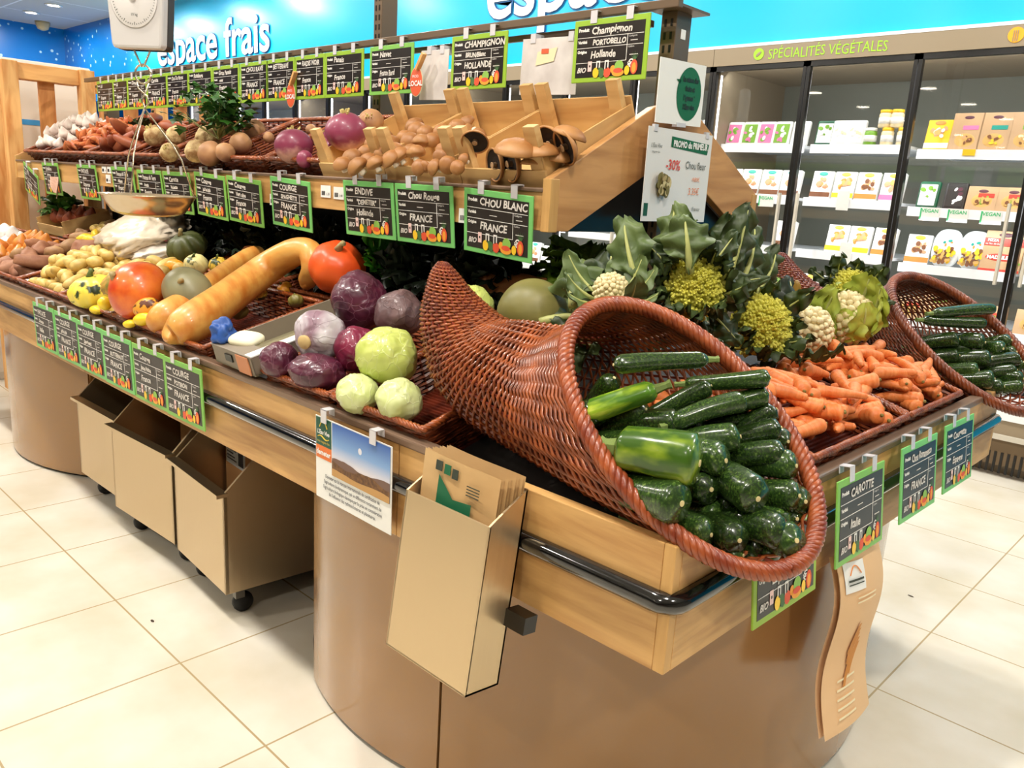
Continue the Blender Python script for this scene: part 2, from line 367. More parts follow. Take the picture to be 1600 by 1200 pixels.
def product(kind):
    """kinds of packs; origin at base centre front, leaning done by the caller"""
    if kind in PROTO: return dup(PROTO[kind], group=None)
    rr = random.Random(hash_(kind)); lab, parts = kind.split(':')[0], kind.split(':')[1:]
    t = thing({'sleeve': 'food_sleeve_pack', 'tray': 'clear_food_tray', 'jar': 'glass_jar', 'pizza': 'pizza_box', 'dome': 'domed_meal_pack', 'cup': 'yoghurt_cup'}[lab], 'x', 'food pack')
    a, b = parts[0], parts[1]
    if lab == 'sleeve':
        w, h = .125, .165
        MB().box(-w/2, 0, 0, w/2, .035, h).obj('carton', PM[a], t, bevel=.003)
        m = MB(); blobs(m, rr, -.03, .035, .07, .12, -.001, 14, [0, 1, 2], .016); m.obj('food_picture', [PM[b], PM['pasta'], PM['salmon']], t)
        m = MB().box(-w/2, -.0015, .012, w/2, -.0005, .04, 0); m.obj('colour_band', PM[parts[2]], t)
        m = MB().ball(lambda d: V((d.x*.028, d.y*.001-.002, d.z*.012+.148)), 16, 8); m.obj('logo_badge', PM[parts[3]], t)
    elif lab == 'pizza':
        w, h = (.15, .2) if parts[2] != 'red' else (.15, .13)
        MB().box(-w/2, 0, 0, w/2, .03, h).obj('carton', PM[a], t, bevel=.003)
        m = MB().ball(lambda d: V((d.x*.05, d.y*.0012, d.z*.036+.055)), 24, 8, 0); blobs(m, rr, -.03, .03, .035, .075, -.002, 12, [0, 1, 2], .012); m.obj('window', [PM['pasta'], PM[b], PM['brown']], t)
        MB().box(-.02, -.0015, h*.55, .055, -.0004, h*.55+.022).obj('colour_band', PM[parts[2]], t)
        m = MB().ball(lambda d: V((d.x*.024, d.y*.001, d.z*.009+h-.025)), 16, 8); m.obj('logo_badge', PM['purple'], t)
    elif lab == 'tray':
        w, h = .11, .15
        MB().box(-w/2, 0, 0, w/2, .03, h).obj('tray', PM[a], t, bevel=.012)
        MB().box(-w/2+.012, -.004, .015, w/2-.012, 0, h-.02).obj('film_label', PM[b], t, bevel=.002)
        m = MB(); blobs(m, rr, -.03, .03, .03, .11, -.005, 8, [0, 1], .014); m.obj('food_picture', [PM[parts[2]], PM['white']], t)
    elif lab == 'dome':
        w, h = .15, .21
        MB().ball(lambda d: V((math.copysign(abs(d.x)**.7, d.x)*w/2, .02+d.y*.025, h/2+math.copysign(abs(d.z)**.75, d.z)*h/2)), 28, 16).obj('film_tray', CLEAR, t, True)
        m = MB(); blobs(m, rr, -.05, .05, .02, .1, -.006, 50, [0, 1, 2], .013); m.obj('filling', [PM['pasta'], PM['yellow'], PM['brown']], t)
        m = MB().ball(lambda d: V((d.x*.045, -.006+d.y*.001, d.z*.04+.14)), 20, 8); m.obj('paper_label', PM['white'], t)
        m = MB(); blobs(m, rr, -.02, .03, .11, .15, -.0085, 5, [0, 1], .01); m.obj('label_print', [PM[a], PM[b]], t)
    elif lab == 'jar':
        MB().lathe([(.03, 0), (.034, .006), (.034, .07), (.028, .08)], 20).obj('jar_body', PM[a], t, True)
        MB().lathe([(.030, .08), (.031, .082), (.031, .094), (.029, .096)], 20).obj('lid', PM[b], t, True)
        MB().lathe([(.0345, .02), (.0345, .055)], 20).obj('paper_label', PM[parts[2]], t, True)
    kids(t); PROTO[kind] = t; return t
def shelf_row(row, x0, z, y, items, lean=.22, step=None, what='', caser=''):
    n = len(items)
    for i, k in enumerate(items):
        if not k: continue
        o = product(k); o.location = (x0+step*(i+.5)+PR.uniform(-.004, .004), y, z); o.rotation_euler = (-lean if not k.startswith('jar') else 0, 0, PR.uniform(-.05, .05)*(0 if k.startswith('pizza') else 1))
        nm = {'sleeve': 'carton sleeve', 'tray': 'sealed tray', 'jar': 'lidded jar', 'pizza': 'kraft windowed box', 'dome': 'clear domed pack'}[k.split(':')[0]]
        cs = k.split(':')[1:]
        o['label'] = '%s %s, %s from left on the %s, %s' % (cs[0] if nm != 'clear domed pack' else 'pasta-filled', nm.replace('kraft ', ''), ORD[i], row, caser)
        o['category'] = 'food pack'; o['group'] = 'packs on the cold case shelves'
ORD = ['first', 'second', 'third', 'fourth', 'fifth', 'sixth', 'seventh', 'eighth', 'ninth', 'tenth', 'eleventh', 'twelfth', 'thirteenth', 'fourteenth', 'fifteenth']
S1, S2, S3, S4 = 'top shelf', 'second shelf', 'third shelf', 'bottom shelf'
YP = YF+.165
wt = 'sleeve:white:salmon:brown:teal'; wy = 'sleeve:white:orange:yellow:yellow'; wb = 'sleeve:white:brown:orange:yellow'; wp = 'sleeve:white:orange:pink:yellow'; wr = 'sleeve:white:salmon:red:yellow'
gr = 'sleeve:green:cream:orange:yellow'; kr = 'pizza:kraft:green:red'; kp = 'pizza:kraft:salmon:pink'; kt = 'pizza:kraft:yellow:teal'; kg = 'pizza:kraft:cream:green'
bp = 'tray:white:pink:green'; bg_ = 'tray:white:green:pink'; tc = 'tray:white:white:cream'; td = 'tray:darkgreen:white:green'; tk = 'tray:dark:dark:purple'
jy = 'jar:cream:yellow:white'; jg = 'jar:green:white:white'; dm = 'dome:orange:teal'; sy = 'sleeve:yellow:white:white:orange'; sb = 'sleeve:white:blue:blue:teal'
DOORS = [-2.85+DW*i for i in range(4)]
rows = {  # per door: top, second, third, fourth
 0: [[bp, bg_, bp, bg_, tc], [wt, wt, wt, wt], [wr, wr, None, wt], [wr, kr, wt, wr]],
 1: [[td, tc, tc, jg, jy, jy], [wt, wy, wb, wp], [None, wy, wy, wb], [wr, wy, wy, wr]],
 2: [[sy, kp, kt, kg], [td, tk, kr, kr], [wb, dm, dm, kr], [kr, kg, kr, kr]],
 3: [[kr, kg, kr, kp], [kr, kr, kr, kr], [kr, dm, kg, kr], [kr, kr, kg, kr]]}
DN = ['door beside post', 'door under lettering', 'pizza door', 'door beyond pizza']
for d, rs in rows.items():
    for (nm, z), it in zip(((S1, HOT[0]), (S2, HOT[1]), (S3, HOT[2]), (S4, HOT[3])), rs):
        if d == 3 and nm in (S1, S2): pass
        zz = z+(0 if d < 2 else -.022)
        shelf_row(nm, DOORS[d]+.03, zz, YP, it, .22, (DW-.06)/len(it), caser=DN[d])
for i, x in enumerate((-1.83, -1.765)):
    o = product(jy); o.location = (x, YP+.005, HOT[0]+.097); o['label'] = 'pale jar stacked %s on the top shelf jars under the lettering' % ('left' if i == 0 else 'right'); o['category'] = 'jar'; o['group'] = 'packs on the cold case shelves'
for c in range(1, 3):      # the two cases glimpsed past the stand
    for d in range(4):
        xb = -2.85-c*CASEW+d*DW
        for nm, z in ((S1, HOT[0]), (S2, HOT[1]), (S3, HOT[2]), (S4, HOT[3])):
            if c == 2 and nm != S1: continue
            if nm == S2 and not (c == 1): continue
            it = [PR.choice([gr, wt, sb, wy, wb, tc, gr]) for _ in range(4)]
            shelf_row(nm, xb+.03, z, YP, it, .22, (DW-.06)/4, caser='%s door of %s case' % (ORD[d], ('', 'second', 'third')[c]))
# shelf talkers: green VEGAN tickets and plain price tickets
def ticket(x, z, kind, label):
    t = thing('shelf_ticket', label, 'shelf label', (x, YF+.126, z), group='shelf edge tickets')
    MB().box(-.05, -.002, -.055, .05, 0, .015).obj('card', PM['white'], t)
    m = MB(); put_text(m, kind, 0, -.012, .026, -.003, 'CENTER', bold=.0006); m.obj('printing', mat('mint_print', (60, 190, 120), .5), t)
    MB().box(-.05, -.0028, -.05, -.042, -.002, .01).obj('edge_stripe', mat('mint_print', (60, 190, 120), .5), t)
for i, (x, z) in enumerate([(-1.50, 1.318), (-1.36, 1.318), (-1.20, 1.318), (-2.62, 1.34), (-2.46, 1.34)]):
    ticket(x, z, 'VEGAN', 'green and white VEGAN ticket on the second shelf edge, %s from the pizza end' % ORD[[2, 1, 0, 4, 3][i]])
t = thing('shelf_ticket', 'blank white shelf ticket hanging over the second shelf edge', 'shelf label', (-1.98, YF+.12, 1.34)); MB().box(-.035, -.003, -.05, .035, 0, .06).obj('card', PM['white'], t)
t = thing('shelf_ticket', 'blank white shelf ticket hanging over the third shelf edge', 'shelf label', (-1.92, YF+.12, 1.04)); MB().box(-.035, -.003, -.06, .035, 0, .07).obj('card', PM['white'], t)
t = thing('shelf_ticket', 'yellow shelf ticket on the top shelf edge of the pizza door', 'shelf label', (-1.36, YF+.125, 1.625)); MB().box(-.03, -.003, -.02, .03, 0, .012).obj('card', PM['yellow'], t)
# the big pizza box lettering
t = thing('pizza_box', 'large kraft pizza box reading PIZZA MADRILENE in the pizza door', 'food pack', (-1.13, YP-.005, HOT[2]-.021), (-.25, 0, 0))
MB().box(-.095, -.006, 0, .095, .02, .215).obj('carton', PM['kraft'], t, bevel=.003)
MB().box(-.095, -.0085, .135, .095, -.006, .175).box(-.095, -.0085, .0, .095, -.006, .012).obj('colour_band', PM['red'], t)
MB().ball(lambda d: V((d.x*.075, d.y*.002-.0065, d.z*.02+.075)), 24, 8).obj('title_badge', PM['red'], t)
MB().ball(lambda d: V((d.x*.035, d.y*.002-.0065, d.z*.011+.193)), 24, 8).obj('logo_badge', PM['purple'], t)
m = MB(); put_text(m, 'MADRILENE', 0, .066, .025, -.0095, 'CENTER', bold=.0012); put_text(m, 'PIZZA', -.055, .157, .019, -.0095, 'CENTER', bold=.0006); put_text(m, 'au feu de bois', -.088, .14, .014, -.0095); m.obj('lettering', PM['white'], t)
m = MB(); blobs(m, PR, .035, .085, .03, .06, -.009, 14, [0, 1, 2], .012); m.obj('food_picture', [PM['salmon'], PM['red'], PM['green']], t)
# ================================================================ THE PRODUCE STAND
OAK = wood('oak_board', (216, 170, 106), (176, 126, 70), 3.2, (1, 9, 9), .45)
OAKY = wood('oak_board_across', (216, 170, 106), (176, 126, 70), 3.2, (9, 1, 9), .45)
OAKEND = wood('oak_post', (212, 166, 100), (180, 132, 74), 3.2, (9, 9, 1), .45)
BRONZE = mat('bronze_lip', (138, 112, 92), .32, .35)
STEELB = mat('bronze_steel', (112, 92, 72), .35, .3)
BUMP = mat('black_bumper', (10, 9, 9), .12, coat=1)
TAUB = mat('taupe_laminate', (164, 122, 76), .2, spec=.6, coat=.5)
INOX = mat('brushed_steel', (216, 192, 154), .34, .85, bump=.04, bscale=90, stretch=(1, 1, .04))
XE, XW, YN, YS = -.552, -5.0, .945, 2.665
YC = (YN+YS)/2
st = thing('produce_stand', 'long two-sided oak and taupe produce stand filling the shop floor', 'display stand', (0, 0, 0))
def base_panel(cx, a0, a1, r=.80, zt=.66, n=40):
    """curved laminate skin, part of a circle about the stand's centre line"""
    mb = MB(); pts = [(cx+r*math.cos(a0+(a1-a0)*i/n), YC+r*math.sin(a0+(a1-a0)*i/n)) for i in range(n+1)]
    inn = [(cx+(r-.02)*math.cos(a0+(a1-a0)*i/n), YC+(r-.02)*math.sin(a0+(a1-a0)*i/n)) for i in range(n+1)]
    mb.grid(lambda u, v: (cx+r*math.cos(a0+(a1-a0)*u), YC+r*math.sin(a0+(a1-a0)*u), .012+(zt-.012)*v), n, 1)
    mb.grid(lambda u, v: (cx+(r-.02)*math.cos(a1+(a0-a1)*u), YC+(r-.02)*math.sin(a1+(a0-a1)*u), .012+(zt-.012)*v), n, 1)
    for a in (a0, a1):
        c_, s_ = math.cos(a), math.sin(a); mb.add([(cx+r*c_, YC+r*s_, .012), (cx+(r-.02)*c_, YC+(r-.02)*s_, .012), (cx+(r-.02)*c_, YC+(r-.02)*s_, zt), (cx+r*c_, YC+r*s_, zt)], [(0, 1, 2, 3)])
    return mb
seam = math.atan2(-.77, .235)                      # the joint below the counter corner
for cx, sgn in ((-1.37, 1), (-3.95, -1)):
    if sgn > 0:
        base_panel(cx, seam+.004, PI*.62).obj('base_panel', TAUB, st, True); base_panel(cx, -PI/2-.36, seam-.004).obj('base_panel', TAUB, st, True)
    else:
        base_panel(cx, -PI*1.38, -PI/2+.62).obj('base_panel', TAUB, st, True)
    MB().lathe([(.785, 0), (.785, .014)], 64).obj('base_foot', BLK, st, loc=(cx, YC, 0))
MB().box(-1.66, 1.075, .01, -1.645, 2.5, .66).box(-3.49, 1.16, .01, -3.475, 2.5, .66).obj('base_side', TAUB, st)
MB().box(-3.5, YC-.02, .0, -1.64, YC+.02, .7).obj('inner_partition', mat('dark_brown', (50, 36, 26), .6), st)
# aprons
def ring_boards(name, d, z0, z1, m1, m2, th=.022, post=.02):
    x0, x1, y0, y1 = XW+d, XE-d, YN+d, YS-d
    for yy, s in ((y0, 1), (y1-th, 1)):
        for k, (a, b) in enumerate(((x0+post, -2.88), (-2.877, -1.185), (-1.182, x1-post))):
            MB().box(a, yy, z0, b, yy+th, z1).obj(name, m1, st, bevel=.0015)
    for xx in (x1-th, x0): MB().box(xx, y0+post, z0, xx+th, y1-post, z1).obj(name, m2, st, bevel=.0015)
    for xx in (x0, x1-post):
        for yy in (y0, y1-post): MB().box(xx, yy, z0, xx+post, yy+post, z1).obj('corner_post', OAKEND, st, bevel=.002)
ring_boards('apron_board', 0, .609, .708, OAK, OAKY)
ring_boards('tray_board', .002, .737, .812, OAK, OAKY)
bx = MB(); r = .017; X0, X1, Y0, Y1 = XW-.001, XE+.003, YN-.003, YS+.003
pts = []
for cx, cy, a0 in ((X1-.03, Y0+.03, -PI/2), (X1-.03, Y1-.03, 0), (X0+.03, Y1-.03, PI/2), (X0+.03, Y0+.03, PI)):
    pts += [(cx+.03*math.cos(a0+PI/2*i/5), cy+.03*math.sin(a0+PI/2*i/5), .722) for i in range(6)]
bx.tube(pts, r, 10, closed=True); bx.obj('black_bumper', BUMP, st, True)
MB().box(XW+.01, YN+.01, .705, XE-.01, YS-.01, .74).obj('deck_channel', BLK, st)
lp = MB().box(XW, YN-.003, .800, -.95, YN+.028, .818).box(XW, YS-.028, .800, -.95, YS+.003, .818).box(XE-.028, 1.28, .800, XE+.003, YS-.12, .818)
lp.obj('metal_lip', BRONZE, st, bevel=.004)
# sloping trays under the baskets (long sides and near end)
TZ = .745
A_, B_, H_ = YN+.025, YS-.025, (YC-YN-.025); X_ = XE-.025
q = lambda x, y, z: V((x, y, z))
zr = TZ+KS*H_
mb = MB().add([q(X_, A_, TZ), q(X_-H_, YC, zr), q(XW+.02, YC, zr), q(XW+.02, A_, TZ)], [(0, 1, 2, 3)]).add([q(X_, B_, TZ), q(X_-H_, YC, zr), q(XW+.02, YC, zr), q(XW+.02, B_, TZ)], [(0, 3, 2, 1)])
o = mb.obj('sloping_tray', mat('dark_tray', (30, 24, 20), .6), st); sm = o.modifiers.new('thick', 'SOLIDIFY'); sm.thickness = .012; sm.offset = -1
mb = MB().add([q(X_, A_, TZ), q(X_, B_, TZ), q(X_-H_, YC, zr)], [(0, 1, 2)])
o = mb.obj('end_tray', mat('dark_tray', (30, 24, 20), .6), st); sm = o.modifiers.new('thick', 'SOLIDIFY'); sm.thickness = .012; sm.offset = -1
MB().box(XW+.05, YC-.01, .9, -1.75, YC+.01, 1.30).obj('centre_panel', mat('black_panel', (12, 10, 10), .6), st)
MB().box(-1.80, YC-.06, .85, -1.74, YC+.05, 1.28).obj('upright', STEELB, st)
# posts with slots and the sign rails
def post(x, zt, name='upright_post'):
    p = MB().box(x-.022, YC-.033, .82, x+.022, YC+.033, zt).obj(name, STEELB, st, bevel=.002)
    s = MB(); z = .95
    while z < zt-.02:
        for xx in (x-.012, x+.006): s.box(xx, YC-.0345, z, xx+.006, YC-.033, z+.017)
        z += .03
    s.obj('post_slots', BLK, p)
    return p
post(-1.22, 1.735); post(-2.39, 2.95); post(-3.65, 1.74); post(-4.82, 1.74)
MB().box(-1.265, YC-.06, 1.735, -1.165, YC+.06, 1.741).obj('post_cap', STEELB, st)
MB().box(-4.93, YC-.095, 1.727, -1.155, YC-.075, 1.747).obj('sign_rail', STEELB, st, bevel=.002)
MB().box(-4.90, YC-.05, 1.700, -1.26, YC-.035, 1.716).obj('sign_rail', STEELB, st, bevel=.002)
# upper tier: two sloping sides like a roof, open below
def tier_side(s):
    y = lambda v: YC+s*v
    MB().box(-4.92, min(y(.455), y(.435)), 1.208, -1.215, max(y(.455), y(.435)), 1.30).obj('tier_front_board', OAK, st, bevel=.0015)
    MB().box(-4.92, min(y(.46), y(.43)), 1.30, -1.21, max(y(.46), y(.43)), 1.29).obj('tier_metal_lip', BRONZE, st, bevel=.003)
    for x in (-1.215, -4.94):
        MB().prism([(y(.457), 1.208), (y(.39), 1.208), (y(.0), 1.40), (y(.0), 1.53), (y(.10), 1.505), (y(.457), 1.319)], 0, x, x+.024).obj('tier_end_board', wood('oak_slope', (206, 154, 96), (170, 118, 66), 2.6, (9, 1.2, 9), .45), st, bevel=.002)
        MB().box(x+.002, min(y(.459), y(.43)), 1.206, x+.026, max(y(.459), y(.43)), 1.320).obj('corner_post', OAKEND, st, bevel=.0015)
    MB().prism([(y(.43), 1.236), (y(.02), 1.430), (y(.02), 1.415), (y(.43), 1.222)], 0, -4.9, -1.22).obj('tier_tray', mat('dark_tray', (30, 24, 20), .6), st)
tier_side(-1); tier_side(1)
MB().prism([(YC-.40, 1.206), (YC+.40, 1.206), (YC, 1.405)], 0, -1.26, -1.225).obj('tier_end_plate', BLK, st)
for x in (-4.8, -3.65, -2.4): MB().prism([(YC-.42, 1.206), (YC+.42, 1.206), (YC, 1.40)], 0, x, x+.01).obj('tier_bracket', BLK, st)
# ---- steel bins on castors under the counter
def bin_(x0, x1, yf, yaw, label):
    w_ = x1-x0; t = thing('rolling_steel_bin', label, 'bin', (x0, yf, 0), (0, 0, yaw))
    D = .52; zb = .095
    MB().box(0, 0, zb, w_, .012, .405).obj('front_panel', INOX, t, bevel=.001)
    MB().box(-.004, -.022, .398, w_+.004, .012, .410).obj('front_lip', INOX, t, bevel=.001)
    for x in (0, w_-.008):
        MB().prism([(.0, zb), (D, zb), (D, .56), (.16, .56), (0.0, .405)], 0, x, x+.008).obj('side_panel', INOX, t)
    MB().box(0, D-.008, zb, w_, D, .56).obj('back_panel', INOX, t); MB().box(.008, .012, zb, w_-.008, D-.008, zb+.01).obj('bottom_panel', BLK, t)
    for x in (.05, w_-.05):
        for y in (.06, D-.06):
            c = MB().box(-.012, -.014, .05, .012, .014, .096).obj('caster', mat('grey_metal', (120, 116, 110), .35, .8), t, loc=(x, y, 0))
            MB().lathe([(.012, -.012), (.03, -.01), (.032, 0), (.03, .01), (.012, .012)], 18, T=M.Translation((0, .012, .0325)) @ M.Rotation(PI/2, 4, 'Y')).obj('wheel', mat('black_rubber', (16, 15, 15), .5), c, True)
    return t
bin_(-2.435, -2.055, 1.045, -.07, 'brushed steel bin on castors nearest the camera, holding a carton')
bin_(-2.91, -2.47, 1.03, .05, 'middle steel bin on castors under the counter')
bin_(-3.34, -2.93, 1.06, .02, 'farthest steel bin on castors, beside the curved left base')
t = thing('cardboard_box', 'brown carton with a white shipping label inside the nearest bin', 'box', (-2.40, 1.20, .12), (0, 0, -.07))
MB().box(0, 0, 0, .2, .26, .43).obj('carton', mat('carton_kraft', (196, 142, 88), .7), t, bevel=.003)
sl = MB().box(.012, -.002, .26, .15, 0, .37, 0).obj('shipping_label', PM['white'], t)
m = MB(); m.box(.105, -.003, .27, .14, -.002, .36, 0); [m.box(.02+.0*i, -.003, .275+i*.011, .09-(i % 3)*.012, -.002, .279+i*.011, 0) for i in range(8)]; m.obj('label_print', mat('grey_print', (90, 88, 90), .6), sl)
t = thing('cardboard_box', 'flat brown carton flap lying in the middle bin', 'box', (-2.78, 1.22, .12), (0, 0, .05))
MB().box(0, 0, 0, .28, .24, .40).obj('carton', mat('carton_kraft', (196, 142, 88), .7), t, bevel=.003)
# ---- stainless bag holder with kraft bags
t = thing('bag_holder', 'tall stainless bag holder hooked on the counter apron', 'holder', (-1.042, .893, .475), (-.128, 0, 0))
W = .209; FR = .078
MB().prism([(-FR, 0), (-FR+.004, 0), (-FR+.004, .29), (-FR, .29)], 0, 0, W).obj('front_plate', INOX, t, bevel=.001)
for x in (0, W-.004): MB().prism([(-FR, 0), (0, 0), (0, .345), (-FR, .29)], 0, x, x+.004).obj('side_plate', INOX, t)
MB().box(0, -.004, 0, W, 0, .345).obj('back_plate', INOX, t); MB().box(0, -FR, 0, W, 0, .004).obj('bottom_plate', INOX, t)
MB().box(W, -.01, .11, W+.045, .02, .14).obj('mounting_bracket', BLK, t)
KR = mat('kraft_paper', (206, 170, 118), .6, bump=.5, bscale=9, col2=(188, 148, 96), vscale=4)
for i in range(4):
    b = thing('paper_bag', ['front kraft paper bag with a dark green emblem standing in the steel holder', 'second kraft bag behind the green emblem bag', 'third kraft bag in the steel holder', 'rearmost kraft bag in the steel holder'][i], 'bag', (-1.03+.004*i, .836+.013*i, .485), (-.128, .0, 0), group='kraft bags in the holder')
    mb = MB(); mb.grid(lambda u, v: V((.185*u, .003*math.sin(u*5+v*3)+(.006 if abs(u-.55) < .02 else 0), .365*v-.006*u*(v > .9))), 14, 14); mb.grid(lambda u, v: V((.185*(1-u), .006+.003*math.sin((1-u)*5+v*3), .365*v-.006*(1-u)*(v > .9))), 14, 14)
    mb.obj('paper_sheet', KR, b, True)
    if i == 0:
        g = MB().add([(.05, -.006, .205), (.05, -.006, .332), (.09, -.006, .298), (.135, -.006, .302), (.135, -.006, .205)], [(0, 4, 3, 2, 1)]); g.obj('green_emblem', mat('bag_green', (10, 96, 60), .6), b)
        g = MB().box(.04, -.007, .338, .056, -.006, .355, 0).box(.062, -.007, .336, .077, -.006, .353, 1).box(.082, -.007, .333, .096, -.006, .350, 0)
        [g.box(.12, -.007, .33-i_*.005, .15, -.006, .3315-i_*.005, 0) for i_ in range(4)]; g.obj('small_marks', [mat('ink', (50, 58, 46), .6), mat('bag_green', (10, 96, 60), .6)], b)
# ---- hanging kraft paper on the near end
t = thing('paper_bag', 'long kraft paper bag hanging from the counter end below the carrot card', 'bag', (XE+.022, 1.475, .645))
def sheet(u, v): return V((.008+.035*v+.010*math.sin(v*7)+.012*math.sin(u*2.6), .213*u+.014*math.sin(v*5), -.368*v-.022*u+.012*v*u))
mb = MB().grid(sheet, 12, 24).grid(lambda u, v: sheet(1-u, v)+V((-.012, 0, 0)), 12, 24); mb.obj('paper_sheet', mat('kraft_salmon', (232, 190, 142), .6), t, True)
def on_sheet(u, v, o=.002): return sheet(u, v)+V((o, 0, 0))
MB().grid(lambda a, b: on_sheet(.08+.38*a, .03+.17*b), 6, 4).obj('white_label', PM['white'], t)
g = MB(); g.tube([on_sheet(.17+.2*i/8, .10-.05*math.sin(PI*i/8), .004) for i in range(9)], .0012, 4, 1)
g.grid(lambda a, b: on_sheet(.13+.28*a, .125+.012*b, .004), 6, 1, 2); g.grid(lambda a, b: on_sheet(.13+.28*a, .15+.007*b, .004), 6, 1, 2); g.obj('label_print', [PM['white'], PM['orange'], mat('ink', (50, 58, 46), .6)], t)
g = MB(); rr = random.Random(3)
for i in range(7): a, b = .35+.1*rr.random()*i/3, .42+.03*i; g.grid(lambda u, v: on_sheet(a+.05*u+.1*(1-v), b+.17*v, .003), 1, 5)
g.obj('wheat_print', mat('wheat_print', (206, 134, 54), .6), t)
g = MB(); [g.grid(lambda u, v: on_sheet(.3+.4*u, .24+.028*i+.009*v, .003), 4, 1) for i in range(2)]; [g.grid(lambda u, v: on_sheet(.25+.35*u, .72+.05*i+.012*v, .003), 4, 1) for i in range(5)]; g.obj('white_print', PM['cream'], t)
# ---- timber pallets standing at the far end
PINE = wood('pine_pallet', (228, 178, 112), (196, 128, 62), 3, (9, 9, 1.4), .6)
def pallet(label, y0, n, x, zt, step=.235):
    t = thing('timber_pallet', label, 'pallet', (x, y0, 0)); wd = n*step
    for i in range(n+1):
        if i in (0, n//2, n) or True:
            if i % 2 == 0: MB().box(0, i*step, 0, .07, i*step+.075, zt).obj('post', PINE, t, bevel=.003)
            else: MB().box(-.03, i*step, 0, -.008, i*step+.08, zt-.02).obj('board', wood('pine_warm', (214, 150, 84), (182, 112, 52), 3, (9, 9, 1.4), .6), t, bevel=.002)
    MB().box(-.006, .075, zt-.085, .05, wd, zt-.004).obj('top_rail', wood('pine_rail', (224, 168, 100), (192, 128, 66), 3, (9, 1.4, 9), .6), t, bevel=.003)
    MB().box(-.05, 0, zt-.085, -.032, wd, zt-.004).box(-.05, 0, .55, -.032, wd, .64).obj('back_rail', PINE, t)
    return t
pallet('upright pine pallet beside the garlic basket at the stand end', 1.345, 2, -5.09, 1.80, .19)
pallet('upright pine pallet partly behind the price cards at the far end', 1.86, 4, -5.16, 1.78, .15)
t = thing('timber_block', 'pine pallet post at the far left edge behind the leaning pallet', 'pallet', (-5.3, 1.30, 0)); MB().box(0, 0, 0, .07, .09, 1.80).obj('post', PINE, t, bevel=.003); MB().box(-.02, -.04, 1.1, .0, .1, 1.2).obj('cross_board', PINE, t)
# white freezer seen through the pallet gaps
t = thing('white_freezer', 'tall white refrigerator seen between the pallet boards', 'refrigerator', (-6.1, 1.2, 0))
MB().box(0, 0, 0, .6, .75, 1.86).obj('body', mat('enamel', (226, 218, 206), .3), t, bevel=.01); MB().box(.6, .02, .05, .615, .73, 1.3).obj('door', mat('enamel', (226, 218, 206), .3), t, bevel=.004)
MB().box(.6, .02, 1.31, .615, .73, 1.84).obj('door', mat('enamel', (226, 218, 206), .3), t, bevel=.004); MB().box(.615, .3, 1.5, .618, .5, 1.53).obj('badge', PM['blue'], t)
t = thing('shelf_unit', 'low wooden shelf with packets at the far left behind the stand', 'shelf', (-6.6, .45, 0))
for z in (.15, .55, .95): MB().box(0, 0, z, .4, .9, z+.03).obj('shelf_board', PINE, t)
for y in (0, .87): MB().box(0, y, 0, .4, y+.03, 1.5).obj('side_board', PINE, t)
for i in range(8):
    k = thing('packet', 'coloured packet on the low shelf at the far left', 'packet', (-6.5+.0*i, .5+.1*i, .58 if i % 2 else .18), group='packets on the far left shelf'); MB().box(0, 0, 0, .12, .08, .2+.02*(i % 3)).obj('pouch', PM[['red', 'white', 'cream', 'brown', 'orange', 'white', 'teal', 'cream'][i]], k, bevel=.006)
# ================================================================ WICKER
WICK = mat('wicker_brown', (140, 68, 32), .34, col2=(96, 42, 20), vscale=30, coat=.25, rnd=.08)
WICKO = mat('wicker_orange', (164, 84, 38), .32, col2=(112, 52, 22), vscale=26, coat=.25)
WICKD = mat('wicker_dark', (122, 48, 28), .36, col2=(84, 30, 18), vscale=26, coat=.2)
def weave_loop(mb, path, nrm, amp, r, phase, k=4):
    """closed weaver along path, in and out of every stake"""
    mb.tube([p+n*(amp*(1 if (i//2+phase) % 2 else -1)) if i % 2 == 0 else p for i, (p, n) in enumerate(zip(path, nrm))], r, k, closed=True)
def rope(mb, path, R, r, strands=4, twist=60, k=4, closed=True):
    n = len(path)
    for s in range(strands):
        pts = []
        for i, p in enumerate(path):
            t = (path[(i+1) % n]-path[i-1]).normalized() if closed else (path[min(i+1, n-1)]-path[max(i-1, 0)]).normalized()
            a = V((0, 0, 1))-t*t.z; a = a.normalized() if a.length > .05 else t.orthogonal().normalized(); b = t.cross(a); th = 2*PI*(s/strands+twist*i/n)
            pts.append(p+(a*math.cos(th)+b*math.sin(th))*R)
        mb.tube(pts, r, k, closed=closed)
